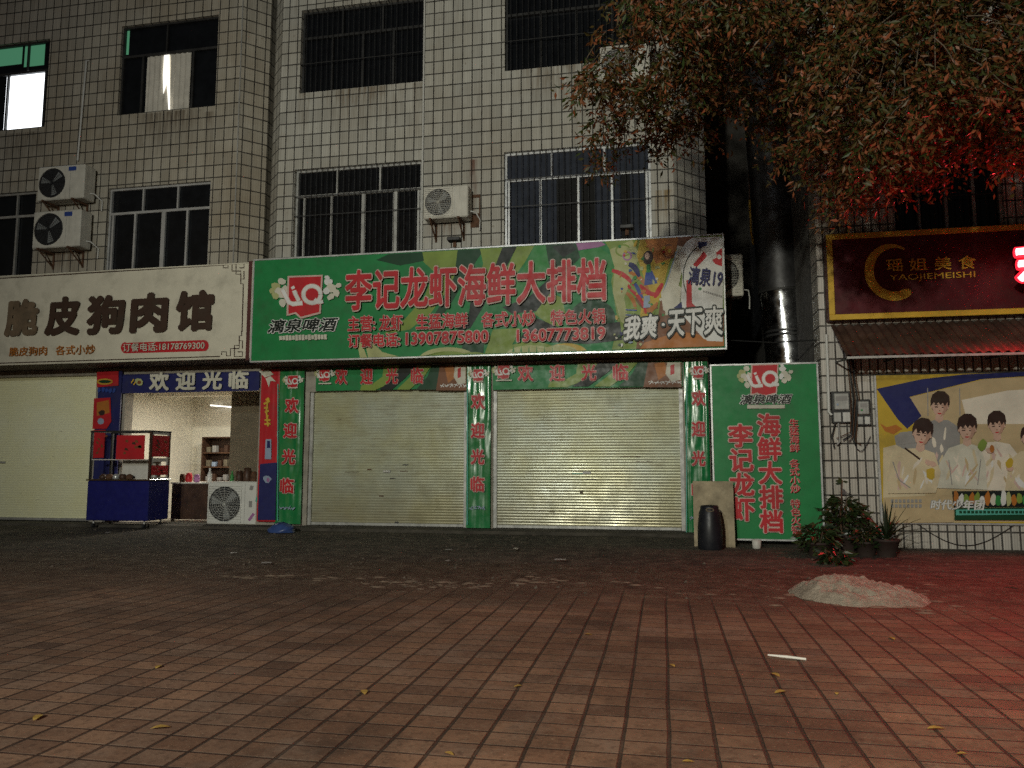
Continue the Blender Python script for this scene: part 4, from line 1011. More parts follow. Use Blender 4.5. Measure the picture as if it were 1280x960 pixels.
def youth(cx, cy, s, shirt, tilt=0., hairc='hair', body=None, seed=0):
    ca, sa = math.cos(R_(tilt)), math.sin(R_(tilt))
    def T(x, y): return cx + (x * ca - y * sa) * s, cy + (x * sa + y * ca) * s
    P.poly(body, shirt)
    bx0, bx1 = min(q[0] for q in body), max(q[0] for q in body); by0, by1 = min(q[1] for q in body), max(q[1] for q in body)
    rb_ = random.Random(seed + 40)
    for i in range(16):
        x_, y_ = rb_.uniform(bx0 + .22 * (bx1 - bx0), bx1 - .22 * (bx1 - bx0)), rb_.uniform(by0 + 14, by1 - 8)
        P.blob(x_, y_, rb_.uniform(1, 2.4), rb_.uniform(5, 12), rb_.choice(['shirt', 'shirt2', 'backdrop', 'white', 'shirt2', 'pink']), 9, rb_.uniform(-40, 40), .25)
    P.poly([T(-3.4, 7), T(3.4, 7), T(4.2, 16), T(0, 18.5), T(-4.2, 16)], 'skin')           # neck
    P.poly([T(10.5 * math.cos(a) * .88, -2 + 12.2 * math.sin(a)) for a in [i * .3142 for i in range(20)]], hairc)
    P.poly([T(-8, -3), T(-7.6, 4), T(-5, 9.5), T(0, 12.4), T(5, 9.5), T(7.6, 4), T(8, -3), T(5, -5), T(-5, -5)], 'skin')
    for sg in (-1, 1):
        P.poly([T(sg * 8, 0), T(sg * 9.4, -.6), T(sg * 9.2, 3.6), T(sg * 7.8, 4)], 'skin')   # ears
        P.poly([T(sg * 3.6 - 1.8, 2), T(sg * 3.6 + 1.8, 1.7), T(sg * 3.6 + 1.6, 2.9), T(sg * 3.6 - 1.6, 3)], hairc)
        P.poly([T(sg * 3.6 - 2, -.2), T(sg * 3.6 + 2, -.3), T(sg * 3.6 + 2, .5), T(sg * 3.6 - 2, .6)], hairc)
    P.poly([T(-.8, 5.8), T(.9, 5.8), T(.4, 6.6), T(-.6, 6.6)], 'brown'); P.poly([T(-2.4, 8.4), T(2.4, 8.3), T(1.2, 9.6), T(-1.2, 9.6)], 'red')
    P.poly([T(3, -3), T(7.9, -3), T(7.5, 4), T(4.8, 9.4), T(1, 12), T(4, 5)], 'skin_shade')
    r = random.Random(seed); fr = [T(-9.6, 2.5), T(-10, -4), T(-8.5, -10), T(-3, -14.2), T(4, -14), T(9, -9.5), T(10, -3), T(9, 2.5)]
    for i in range(7): fr.append(T(7.4 - 2.3 * i, (.6 if i % 2 else -2.6) + r.uniform(-.8, .8)))
    P.poly(fr, hairc)
youth(1175, 506, 1.22, 'grey', 3, body=[(1135, 545), (1150, 530), (1168, 525), (1185, 525), (1200, 535), (1200, 600), (1120, 556), (1118, 546), (1126, 540)], seed=1)
P.poly([(1118, 545), (1128, 540), (1150, 538), (1152, 552), (1126, 556)], 'grey')
youth(1246, 530, 1.18, 'shirt2', -2, body=[(1214, 612), (1218, 566), (1230, 553), (1246, 552), (1262, 555), (1274, 570), (1276, 614)], seed=2)
youth(1287, 547, 1.15, 'shirt', 0, body=[(1256, 614), (1262, 575), (1276, 564), (1292, 564), (1300, 575), (1300, 614)], seed=3)
youth(1209, 535, 1.26, 'cream', 0, body=[(1170, 610), (1174, 580), (1186, 560), (1208, 553), (1226, 559), (1232, 580), (1234, 612)], seed=4)
youth(1153, 541, 1.32, 'shirt', 8, body=[(1108, 600), (1114, 572), (1128, 561), (1150, 560), (1168, 566), (1176, 590), (1170, 616), (1110, 617)], seed=5)
P.stroke([(1131, 560), (1150, 574)], 2.2, 'hair'); P.stroke([(1116, 577), (1124, 600), (1138, 610)], 1.2, 'grey'); P.stroke([(1186, 575), (1190, 606)], 1.1, 'grey'); P.stroke([(1226, 574), (1222, 606)], 1.1, 'grey')
for cx, cy in ((1160, 578), (1166, 580), (1237, 563), (1262, 585)): P.blob(cx, cy, 4.6, 3.6, 'skin', 10, 20, .15)
P.blob(1228, 556, 5, 7, 'lime', 10, 20, .2); P.blob(1240, 561, 3, 5, 'orange', 8); P.blob(1262, 579, 4.6, 6, 'yellow', 10, 10, .2); P.blob(1163, 592, 6, 8, 'yellow', 10, 0, .2)
P.poly([(1104, 622), (1192, 618), (1192, 653), (1104, 654)], 'backdrop')
P.poly([(1190, 614), (1300, 613), (1300, 633), (1192, 634)], 'black')
for i in range(15): 
    x = 1195 + 6.6 * i; P.blob(x, 623 + (i % 3) * 1.4, 3.6, rnd.uniform(6, 9.5), rnd.choice(['cream', 'lime', 'orange', 'green2', 'pale', 'white']), 9, 0, .2)
P.poly([(1193, 635), (1300, 634), (1300, 650), (1193, 650)], 'dkgreen'); P.poly([(1195, 637), (1300, 636), (1300, 643), (1195, 644)], 'turq')
for i in range(18): P.stroke([(1199 + 5 * i, 640.2), (1202.6 + 5 * i, 640.1)], 3.4, 'dkgreen')
for j in range(2):
    for i in range(8): P.stroke([(1113.5 + 5 * i, 626.3 + 6.2 * j), (1117 + 5 * i, 626.1 + 6.2 * j)], 4.2, 'grey')
P.build('printed_picture', po)
t_ = MB(); text(t_, '时代少年团', 1161, 624.5, 1229, 637, YP, 'white', .02, 'grey', .04, .2, dz=.06); t_.build('lettering', po)

# --- corrugated awning over the poster
aw = thing('awning', 'dark corrugated awning under the oxblood signboard', 'awning', base_of(1060, 402, 1420, 444, RB - .9))
pb = at(1160, 403, RB - .02); pf = at(1165, 441.5, RB - .95)
xa, xb = at(1058, 441, RB - .95).x, at(1420, 441, RB - .95).x
M['awning'] = mat('corrugated_sheet', (.10, .055, .04), .55, .2, var=.45, scale=3, streak=.6)
q = MB(); n = 300; r0 = []; r1 = []
for i in range(n + 1):
    x = xa + (xb - xa) * i / n; dz = .016 * math.sin(i * 2 * math.pi / 10)
    r0.append((x + .0, RB - .02, pb.z + dz)); r1.append((x, RB - .95, pf.z + dz))
q.grid([r1, r0], M['awning']); q.grid([[(x, y, z - .006) for x, y, z in r0], [(x, y, z - .006) for x, y, z in r1]], M['awning']); q.build('roof_sheet', aw)
q = MB(); q.box(xa, xb, RB - .965, RB - .945, pf.z - .05, pf.z - .018, M['alu_dull']); q.build('edge_strip', aw)
for k in range(6):
    q = MB(); x = xa + .05 + (xb - xa - .1) * k / 5; q.tube([(x, RB - .93, pf.z - .035), (x, RB - .01, pf.z + .02)], .015, M['steel_dark'], 6); q.build('bracket', aw)

# ---------------------------------------------------------------- air conditioners
def ac(label, px0, py0, px1, py1, Y, depth=.3, shell='ac_shell', fan=(.33, .5), fr=.40, group=None, square=False, wall=None, badge=None, marks=False, bracket=True, sag=0.):
    x0, x1, z0, z1 = rect(px0, py0, px1, py1, Y)
    root = thing('air_conditioner', label, 'air conditioner', ((x0 + x1) / 2, Y + depth / 2, z0), group)
    q = MB(); q.box(x0, x1, Y, Y + depth, z0, z1, M[shell], .02); q.build('casing', root)
    W, Hh = x1 - x0, z1 - z0; cx, cz = x0 + W * fan[0], z0 + Hh * fan[1]; R = Hh * fr
    q = MB()
    q.face([(cx + R * math.cos(-2 * math.pi * i / 36), Y - .003, cz + R * math.sin(-2 * math.pi * i / 36)) for i in range(36)], M['ac_dark'])
    for k in range(3):
        a = k * 2.094 + .4
        q.face([(cx + r_ * math.cos(a + s_), Y - .006, cz + r_ * math.sin(a + s_)) for r_, s_ in ((.12 * R, .9), (.85 * R, .62), (.9 * R, .1), (.12 * R, 0))], M['ac_fan'])
    q.build('fan', root)
    q = MB()
    for k in range(1, 9):
        rr = R * k / 8
        q.tube([(cx + rr * math.cos(2 * math.pi * i / 28), Y - .016, cz + rr * math.sin(2 * math.pi * i / 28)) for i in range(29)], .0028, M[shell] if square else M['ac_dark'], 4, False)
    for k in range(8):
        a = k * math.pi / 8; q.tube([(cx - R * math.cos(a), Y - .018, cz - R * math.sin(a)), (cx + R * math.cos(a), Y - .018, cz + R * math.sin(a))], .0026, M[shell] if square else M['ac_dark'], 4, False)
    if square:
        for k in range(-7, 8):
            q.box(cx - R * 1.02, cx + R * 1.02, Y - .014, Y - .010, cz + R * k / 7 - .003, cz + R * k / 7 + .003, M['alu_dull'])
        for a, c in ((-1.06, -1.0), (1.0, 1.06)):
            q.box(cx + R * a, cx + R * c, Y - .016, Y - .001, cz - R * 1.06, cz + R * 1.06, M[shell]); q.box(cx - R * 1.06, cx + R * 1.06, Y - .0155, Y - .0015, cz + R * a, cz + R * c, M[shell])
    q.build('fan_grille', root)
    q = MB()
    if badge: q.box(x0 + W * badge[0], x0 + W * badge[1], Y - .006, Y - .001, z0 + Hh * badge[2], z0 + Hh * badge[3], M['blue'])
    q.box(x0 + W * .70, x0 + W * .705, Y - .003, Y + .001, z0 + Hh * .04, z0 + Hh * .96, M['alu_dull'])
    if marks:
        for k, mm in enumerate(('purple', 'grey', 'turq')):
            q.face([(x0 + W * a, Y - .004, z0 + Hh * c) for a, c in (((.77, .14), (.81, .10), (.90, .26), (.86, .30)), ((.78, .82), (.84, .80), (.86, .90), (.80, .92)), ((.90, .55), (.94, .52), (.94, .66), (.91, .66)))[k]], M[mm])
        q.face([(x0 + W * a, Y - .004, z0 + Hh * c) for a, c in ((.78, .42), (.84, .42), (.84, .56), (.78, .56))], M['grey'])
    q.build('badge', root)
    if bracket:
        for u in (.17, .80):
            x = x0 + W * u; q = MB()
            q.box(x - .02, x + .02, Y - .06, wall or Y + depth, z0 - .045, z0 - .004, M['rust'])
            q.tube([(x, Y - .02, z0 - .04), (x, (wall or Y + depth) - .004, z0 - .34)], .016, M['rust'], 6)
            q.box(x - .018, x + .018, (wall or Y + depth) - .03, (wall or Y + depth) - .003, z0 - .36, z0 - .046, M['rust']); q.build('bracket', root)
        q = MB(); yw = (wall or Y + depth)
        pp = [(x1 + .003, Y + depth * .6, z0 + .16), (x1 + .10, Y + depth * .6, z0 + .14), (x1 + .15, yw - .03, z0 + .04), (x1 + .14, yw - .03, z0 - .18)]
        q.tube(pp, .014, M['pvc'], 6); q.build('pipe', root)
    else:
        q = MB()
        for u in (.18, .82): q.box(x0 + W * u - .06, x0 + W * u + .06, Y + .01, Y + depth - .01, z0 - .045, z0, M['steel_dark'])
        q.build('foot', root)
        q = MB(); q.tube([(x1 + .003, Y + .1, z0 + Hh * .8), (x1 + .10, Y + .1, z0 + Hh * .74), (x1 + .16, Y + .14, z0 + Hh * .5), (x1 + .12, Y + .2, z0 + Hh * .28), (x1 + .01, Y + .2, z0 + Hh * .2)], .012, M['pvc'], 8); q.build('pipe', root)
    return root
GA = 'air conditioners mounted on the walls'
ac('top one of two stacked black fanned air conditioners, under the thin white pipe', 47, 207, 105, 249, F - .42, .34, fan=(.32, .5), fr=.43, group=GA, wall=F, badge=(.66, .82, .82, .94))
ac('lower one of two stacked black fanned air conditioners, over the cream signboard', 41, 263, 100, 309, F - .42, .34, fan=(.34, .5), fr=.43, group=GA, wall=F, badge=(.66, .82, .82, .94))
ac('wall air conditioner between the two barred windows above the green signboard', 529, 232.5, 585, 272, F - .40, .32, fan=(.34, .5), fr=.42, group=GA, wall=F, square=True)
ac('top floor wall air conditioner half hidden by the reddish leaves of the tree', 751, 55, 812, 103, F - .40, .32, fan=(.36, .5), fr=.42, group=GA, wall=F, square=True)
ac('air conditioner in the dark alley peeping out from behind the beer bottle advert', 850, 319, 929, 371, F + .30, .32, fan=(.66, .5), fr=.40, group=GA, square=True, wall=F + .75)
yg = gr(296, 658.5).y
ac('white air conditioner standing on the ground by the open shop', 259, 602, 326, 657, yg, .38, 'ac_clean', fan=(.33, .49), fr=.40, square=True, marks=True, bracket=False)
# brown cover box beside the middle air conditioner
x0, x1, z0, z1 = rect(588, 243, 600, 284, F - .03)
q = MB(); q.box(x0, x1, F - .02, F - .004, z0, z0 + (z1 - z0) * .42, M['rust']); q.box(x0, x1, F - .02, F - .004, z1 - .06, z1, M['rust']); q.box(x0, x0 + .03, F - .02, F - .004, z0 + (z1 - z0) * .42, z1 - .06, M['rust']); q.box(x1 - .02, x1, F - .02, F - .004, z0 + (z1 - z0) * .42, z1 - .06, M['rust'])
tag(q.build('pipe_frame'), 'rusty rectangular frame on the tiles right of the middle air conditioner', 'bracket')

# ---------------------------------------------------------------- pipes, conduits, floodlights, meters
q = MB(); a, c = at(108, 76, F - .05), at(97, 201, F - .05); q.tube([a + Vector((.03, .04, .02)), a, (a + c) / 2, c], .021, M['pvc'], 8)
tag(q.build('drain_pipe'), 'thin white pipe on old tiles above the stacked air conditioners', 'pipe')
q = MB(); a, c = at(531.5, -20, F - .03), at(526.5, 312, F - .03); c.x = a.x = (a.x + c.x) / 2; q.tube([a, (a + c) / 2, c], .018, M['pvc'], 8)
for k in range(7):
    z = c.z + (a.z - c.z) * k / 6.5 + .1; q.box(a.x - .03, a.x + .03, F - .012, F - .003, z, z + .03, M['alu_dull'])
tag(q.build('conduit'), 'straight metal conduit running down the pale tiles beside an air conditioner', 'pipe')
def flood(px, py, label):
    p0 = at(px, py, S + .12); r = thing('floodlight', label, 'floodlight', p0, 'unlit floodlights on the green signboard')
    q = MB(); q.box(p0.x - .12, p0.x + .12, S - .08, S + .10, p0.z - .0, p0.z + .07, M['steel_dark'], .01); q.build('housing', r)
    q = MB(); q.box(p0.x - .03, p0.x + .03, S + .02, S + .06, p0.z - .10, p0.z - .003, M['rust']); q.build('bracket', r)
flood(570, 304, 'small unlit floodlight on the sign edge below the air conditioner'); flood(784, 289, 'small unlit floodlight on the sign edge below the blue curtained window')
# sooty extractor flue in the alley
YFl = F + .55
fl = thing('extractor_flue', 'tall stainless steel extractor flue in the dark alley, bright glint on its lower half', 'flue', (*gr(985, 640)[:2], 0))
p1, p2, p3 = at(985, 442, YFl), at(977, 366, YFl), at(950, 60, YFl + .3)
fb = Vector((p1.x + .06, YFl, 0))
fl.location = fb
q = MB(); q.tube([fb, p1, p2], .40, M['stainless'], 40); 
q.build('lower_pipe', fl)
q = MB(); q.tube([p2, p2 * .5 + p3 * .5, p3], .41, M['stainless_dull'], 40); q.build('upper_pipe', fl)
q = MB()
for pp in (p2, at(984, 416, YFl), at(984.5, 421, YFl)): q = MB(); q.tube([pp + Vector((0, 0, -.02)), pp + Vector((0, 0, .02))], .424, M['steel_dark'], 40); q.build('seam_ring', fl)
q = MB(); a = at(1004, 371, YFl - .1); q.tube([a, at(1026, 381, YFl - .3)], .02, M['rust'], 6); q.tube([at(1006, 380, YFl - .1), at(1022, 388, YFl - .3)], .015, M['rust'], 6); q.build('stay', fl)
q = MB(); q.tube([at(937, 250, F + 1.), at(939, 290, F + 1.), at(942, 306, F + 1.)], .022, M['gold'], 6); q.tube([at(933, 120, F + 1.1), at(937, 250, F + 1.)], .012, M['rust'], 6)
tag(q.build('hanging_cable'), 'thin cable with an ochre end hanging in the dark alley', 'cable')
# corrugated edge strip / thin rail across the alley
q = MB(); a, c = at(905, 425, F - .1), at(1036, 424, RB + .1); q.tube([a, (a + c) / 2 - Vector((0, 0, .05)), c], .012, M['cable'], 6)
tag(q.build('slack_cable'), 'slack black cable crossing the alley above the tall green panel', 'cable')
# meters on the right pier
YM = RB - .10
def meter(px0, py0, px1, py1, label, win):
    x0, x1, z0, z1 = rect(px0, py0, px1, py1, YM); r = thing('meter_box', label, 'electricity meter', ((x0 + x1) / 2, YM, z0), 'electricity meters on the tiled pier')
    q = MB(); q.box(x0, x1, YM + .02, RB - .003, z0, z1, M['steel_dark'], .008); q.build('back_plate', r)
    q = MB(); q.box(x0 + .03, x1 - .03, YM - .03, YM + .018, z0 + (z1 - z0) * .42, z1 - .03, M['alu_dull'], .012); q.build('casing', r)
    q = MB(); q.box(x0 + .055, x1 - .055, YM - .036, YM - .031, z0 + (z1 - z0) * .70, z0 + (z1 - z0) * .84, M['grey']); q.box(x0 + .06, x0 + .09, YM - .036, YM - .031, z0 + (z1 - z0) * .55, z0 + (z1 - z0) * .61, M[win]); q.build('dial', r)
    q = MB(); m_ = (x0 + x1) / 2; q.box(x0 + .02, m_ - .012, YM - .01, YM + .018, z0 + .02, z0 + (z1 - z0) * .34, M['alu_dull'], .006); q.box(m_ + .012, x1 - .02, YM - .012, YM + .018, z0 + .02, z0 + (z1 - z0) * .34, M['pvc'], .006); q.build('breaker', r)
meter(1040, 489, 1064, 529, 'larger electricity meter on the tiled pier next to the white pipe', 'ltblue')
meter(1070, 499, 1089, 532, 'smaller electricity meter on the tiled pier next to the yellow poster', 'green2')
q = MB(); q.tube([at(1033, 418, YM + .05), at(1035, 470, YM + .05), at(1036, 515, YM + .05), at(1040, 519, YM + .03)], .022, M['pvc'], 8)
tag(q.build('conduit'), 'white plastic conduit running down to the larger electricity meter', 'pipe')
q = MB()
for k in range(5):
    x = 1060 + 2.6 * k; q.tube([at(x - 6 + k, 415, YM + .05), at(x, 460 + 4 * k, YM + .03), at(x + 4, 500, YM + .02), at(x + 3 - k, 540 + 3 * k, YM), at(x - 14 + 5 * k, 548 + 2 * k, YM)], .009 + .003 * (k % 2), M['cable'] if k % 2 else M['rust'], 5)
q.tube([at(1064 + 24 * t, 545 + 19 * math.sin(math.pi * t), YM + .02) for t in [i / 12 for i in range(13)]], .006, M['cable'], 5)
q.tube([at(1044, 528, YM), at(1040, 545, YM), at(1043, 560, YM)], .012, M['cable'], 5); q.tube([at(1048, 529, YM), at(1050, 552, YM), at(1046, 556, YM)], .016, M['grey'], 5)
tag(q.build('cable_bundle'), 'tangle of dark cables and a loop hanging below the electricity meters', 'cable')
q = MB(); q.tube([at(1148 + 120 * t, 656 + 26 * math.sin(math.pi * t), RB - .04) for t in [i / 16 for i in range(17)]], .006, M['cable'], 5)
tag(q.build('slack_cable'), 'slack thin cable drooping over the tiles under the poster', 'cable')

# ---------------------------------------------------------------- food cart and shop interior
YK = gr(160, 661).y
ct = thing('food_cart', 'food cart with blue base and framed glass case with red notices', 'food cart', (*gr(162, 661)[:2], 0))
x0, x1, z0, z1 = rect(108, 601, 185, 651, YK)
M['cart_blue'] = mat('blue_sheet', (.011, .014, .13), .4, var=.15)
q = MB(); q.box(x0, x1, YK, YK + .65, z0, z1, M['cart_blue'], .015); q.build('cabinet', ct)
q = MB(); q.box(x0 - .02, x1 + .02, YK - .02, YK + .66, z1 + .002, z1 + .03, M['stainless'], .004); q.build('counter', ct)
for k, (x, y) in enumerate(((x0 + .12, YK + .08), (x1 - .12, YK + .08), (x0 + .12, YK + .58), (x1 - .12, YK + .58))):
    q = MB(); q.tube([(x, y, z0), (x, y, .055)], .015, M['alu'], 8); q.tube([(x - .02, y, .045), (x + .02, y, .045)], .045, M['ac_dark'], 14); q.build('castor', ct)
cz1 = at(165, 538, YK).z
q = MB(); xs_ = [x0 + .03, x1 - .02]
for x in xs_:
    for yy in (YK + .03, YK + .6): q.box(x - .02, x + .02, yy - .02, yy + .02, z1 + .03, cz1 - .03, M['wood_dark'] if x != xs_[0] else M['steel_dark'])
q.box(x0, x1 + .01, YK + .005, YK + .05, cz1 - .03, cz1, M['steel_dark']); q.box(x0, x1 + .01, YK + .58, YK + .625, cz1 - .03, cz1, M['steel_dark'])
for x in (x0, x1 - .04): q.box(x, x + .04, YK + .05, YK + .58, cz1 - .028, cz1 - .002, M['steel_dark'])
q.build('case_frame', ct)
q = MB(); zs_ = at(150, 574.5, YK).z; q.box(xs_[0] + .02, xs_[1] - .02, YK + .02, YK + .58, zs_ - .008, zs_ + .008, M['white_paint']); q.build('shelf', ct)
q = MB(); q.box(x0 + .45, xs_[1] - .025, YK + .40, YK + .41, z1 + .032, zs_ - .01, M['white_paint']); q.build('back_panel', ct)
q = MB(); yy0, yy1 = YK + .055, YK + .575; xx = x1 - .012
for a_, b_ in ((z1 + .032, z1 + .07), (cz1 - .075, cz1 - .035), (zs_ - .04, zs_ + .03)): q.box(xx - .006, xx + .006, yy0, yy1, a_, b_, M['white_paint'])
for a_ in (yy0, yy1 - .05): q.box(xx - .007, xx + .007, a_, a_ + .05, z1 + .032, cz1 - .035, M['white_paint'])
q.build('side_frame', ct)
def notice(x0_, x1_, z0_, z1_, side):
    q = MB(); rr = random.Random(int(x0_ * 100 + z0_ * 10))
    def pt(u, v, off): return (xx + .010 + off, yy0 + (yy1 - yy0) * u, z0_ + (z1_ - z0_) * v) if side else (x0_ + (x1_ - x0_) * u, YK - .004 - off, z0_ + (z1_ - z0_) * v)
    def fc(pts, off, m): q.face([pt(u, v, off) for u, v in pts], m)
    fc([(0, 0), (1, 0), (1, 1), (0, 1)], 0, M['red'])
    for i in range(9):
        u, v = rr.uniform(.12, .8), rr.uniform(.15, .8); fc([(u, v), (u + rr.uniform(.06, .16), v - .03), (u + .11, v + .07), (u + .02, v + .1)], .003, M['brown' if i % 3 else 'wood_dark'])
    q.build('red_notice', ct)
za, zb = at(165, 574, YK).z, at(165, 544, YK).z
notice(at(145.5, 560, YK).x, at(181, 560, YK).x, za, zb, False)
notice(0, 0, za + .05, zb, True); notice(0, 0, z1 + .11, z1 + .30, True)
q = MB(); 
for i in range(5):
    X = x0 + .14 + .15 * i; q.lathe(X, YK + .25, [(.055, z1 + .032), (.07, z1 + .05), (.06, z1 + .10 + .02 * (i % 2)), (.02, z1 + .13)], M[('wood_dark', 'rust', 'alu')[i % 3]], 12)
q.build('food_tray', ct)
# table, bottles, cabinet, boxes in the lit shop
YT = F + .5
tb = thing('serving_table', 'serving table with a white top in the open shop behind the white air conditioner', 'table', (*at(255, 650, YT)[:2], .06))
zt = at(250, 603, YT).z; tx0, tx1 = at(213, 603, YT).x, at(321, 603, YT).x - .02
q = MB(); q.box(tx0, tx1, YT, YT + .6, zt - .03, zt, M['white_paint'], .005); q.build('table_top', tb)
q = MB(); q.box(tx0 + .03, tx1 - .03, YT + .02, YT + .035, .09, zt - .032, M['wood_dark']); q.build('apron', tb)
for x in (tx0 + .05, tx1 - .05):
    for yy in (YT + .06, YT + .54): q = MB(); q.box(x - .025, x + .025, yy - .025, yy + .025, .062, zt - .032, M['wood_dark']); q.build('leg', tb)
def bottle(px, hgt, m, label, rad=.04, Yo=.2):
    p0 = at(px, 600, YT + Yo); q = MB()
    q.lathe(p0.x, YT + Yo, [(rad * .9, zt + .001), (rad, zt + .012), (rad, zt + hgt * .55), (rad * .4, zt + hgt * .75), (rad * .36, zt + hgt), ], M[m], 14)
    tag(q.build('bottle'), label, 'bottle', 'bottles and jars on the serving table')
bottle(262, .30, 'white', 'pale bottle on the serving table, left of the jars', .05); bottle(290, .24, 'green2', 'green bottle standing among the dark jars on the table', .04, .3)
def jar(px, r_, hgt, m, label, Yo=.25):
    p0 = at(px, 600, YT + Yo); q = MB(); q.lathe(p0.x, YT + Yo, [(r_ * .85, zt + .001), (r_, zt + .03), (r_, zt + hgt * .8), (r_ * .8, zt + hgt * .86), (r_ * .82, zt + hgt), (r_ * .3, zt + hgt * 1.04)], M[m], 16)
    tag(q.build('jar'), label, 'jar', 'bottles and jars on the serving table')
jar(299, .08, .24, 'wood_dark', 'dark jar beside the green bottle'); jar(309, .09, .30, 'wood_dark', 'tallest dark jar near the right end of the table'); jar(317, .07, .22, 'rust', 'brown jar at the right end of the table')
jar(246, .06, .16, 'purple', 'small purple tub left of the pale bottle'); jar(236, .07, .19, 'red', 'red tub on the left part of the serving table'); jar(228, .06, .17, 'rust', 'rust coloured tub at the left end of the table')
YQ = F + D - .5
cb = thing('cabinet', 'dark open cabinet with goods standing against the back wall of the shop', 'cabinet', (*at(270, 600, YQ)[:2], .06))
cx0, cx1, _, cz = rect(251, 546, 291, 620, YQ)
q = MB(); q.box(cx0, cx0 + .03, YQ, YQ + .45, .062, cz, M['wood_dark']); q.box(cx1 - .03, cx1, YQ, YQ + .45, .062, cz, M['wood_dark']); q.box(cx0 + .03, cx1 - .03, YQ + .42, YQ + .45, .062, cz, M['wood_dark']); q.box(cx0 + .03, cx1 - .03, YQ, YQ + .42, cz - .03, cz, M['wood_dark']); q.build('body', cb)
for k in range(4):
    zz = .45 + k * (cz - .5) / 4; q = MB(); q.box(cx0 + .032, cx1 - .032, YQ + .01, YQ + .418, zz - .012, zz + .012, M['rust']); q.build('shelf', cb)
    for j in range(5):
        if rnd.random() < .75:
            X = cx0 + .12 + (cx1 - cx0 - .24) * j / 4; q = MB(); hh = rnd.uniform(.08, .2); q.box(X - .05, X + .05, YQ + .1, YQ + .25, zz + .013, zz + .013 + hh, M[rnd.choice(['grey', 'wood_dark', 'red', 'ltblue', 'tan'])], .01)
            tag(q.build('packet'), 'small packet on a shelf of the dark cabinet in the shop', 'packet', 'packets on the cabinet shelves')
tl_ = thing('tube_light', 'slim lit tube light near the ceiling at the back of the open shop', 'tube light', at(276, 507, F + D - .1))
a_, c_ = at(263, 506.5, F + D - .08), at(290, 509, F + D - .08)
q = MB(); q.tube([a_, c_], .014, emit('tube_glow', (1, .96, .86), 2.2), 8); q.build('tube', tl_)
q = MB(); q.box(a_.x - .03, c_.x + .03, F + D - .05, F + D - .004, min(a_.z, c_.z) + .01, min(a_.z, c_.z) + .05, M['white_paint']); q.build('fitting', tl_)
def stool(px, py, label):
    p0 = at(px, py, F + 1.25); r = thing('plastic_stool', label, 'stool', (p0.x, F + 1.25, .06), 'plastic stools in the open shop')
    q = MB(); q.box(p0.x - .15, p0.x + .15, F + 1.10, F + 1.40, .46, .50, M['red'], .015); q.build('seat', r)
    for sx in (-1, 1):
        for sy in (-1, 1): q = MB(); q.tube([(p0.x + .12 * sx, F + 1.25 + .12 * sy, .458), (p0.x + .155 * sx, F + 1.25 + .155 * sy, .062)], .018, M['red'], 6); q.build('leg', r)
stool(232, 640, 'red plastic stool behind the serving table, nearer the food cart'); stool(249, 640, 'red plastic stool behind the serving table, nearer the white air conditioner')
q = MB()
for k in range(3):
    xk = at(206 + 5 * k, 500, F + D - .02).x; q.tube([(xk, F + D - .015, hz - .02), (xk + .02, F + D - .015, 1.9), (xk - .01 + .03 * k, F + D - .015, 1.2)], .008, M['grey'], 5)
tag(q.build('wall_cable'), 'grey cables running down the back wall of the open shop', 'cable')
# red paper on the left inner wall + small frame
x_w = sx0 - 1.2 + .004
q = MB(); yA, yB = F + 2.2, F + 3.6
w0 = at(188, 540, F + 3.9)
wz0, wz1 = at(175, 545, F + D).z, at(175, 515, F + D).z
wx0, wx1 = at(165, 530, F + D).x, at(190, 530, F + D).x
q.face([(wx0, F + D - .01, wz0), (wx1, F + D - .01, wz0), (wx1, F + D - .01, wz1 + .05), (wx0 + .12, F + D - .01, wz1 - .1)], M['pink'])
for i in range(9): 
    X = wx0 + .06 + (wx1 - wx0 - .1) * i / 9; Z = wz0 + .05 + rnd.uniform(0, .35); q.face([(X, F + D - .014, Z), (X + .07, F + D - .014, Z + .03), (X + .06, F + D - .014, Z + .12), (X + .02, F + D - .014, Z + .10)], M['red'])
tag(q.build('wall_poster'), 'faded red paper on the back wall of the open shop', 'poster')
q = MB(); r = rect(221, 564, 229, 574, F + D); q.box(r[0], r[1], F + D - .03, F + D - .004, r[2], r[3], M['maroon'], .005); tag(q.build('wall_box'), 'small dark red box on the shop wall right of the glass case', 'box')

# ---------------------------------------------------------------- things on the ground before the shops
yb_ = gr(892, 684).y
x0, x1, z0, z1 = rect(867, 602, 918, 679, yb_)
M['ply'] = mat('weathered_plywood', (.36, .30, .20), .85, var=.4, scale=4, bump=.3, dirt=((.11, .09, .055), .8))
q = MB()
for t0, t1 in ((0, 1),):
    q.grid([[(x0 + (x1 - x0) * i / 8, yb_ + .10 * j / 8 + .006 * mnoise.noise(Vector((i, j, 0))), z0 * 0 + .003 + z1 * j / 8) for i in range(9)] for j in range(9)], M['ply'], False)
    q.grid([[(x0 + (x1 - x0) * i / 8, yb_ + .03 + .10 * j / 8 + .006 * mnoise.noise(Vector((i, j, 0))), .003 + z1 * j / 8) for i in range(8, -1, -1)] for j in range(9)], M['ply'], False)
    for X in (x0, x1): q.face([(X, yb_, .003), (X, yb_ + .03, .003), (X, yb_ + .13, z1 + .003), (X, yb_ + .10, z1 + .003)], M['ply'])
    q.face([(x0, yb_ + .10, z1 + .003), (x1, yb_ + .10, z1 + .003), (x1, yb_ + .13, z1 + .003), (x0, yb_ + .13, z1 + .003)], M['ply'])
tag(q.build('plywood_sheet'), 'weathered plywood sheet leaning between a green pier banner and the tall green panel', 'board')
ybn = gr(889, 689).y
bn = thing('rubbish_bin', 'black tapered rubbish bin with a pale handle before the plywood sheet', 'bin', (*gr(889, 689)[:2], 0))
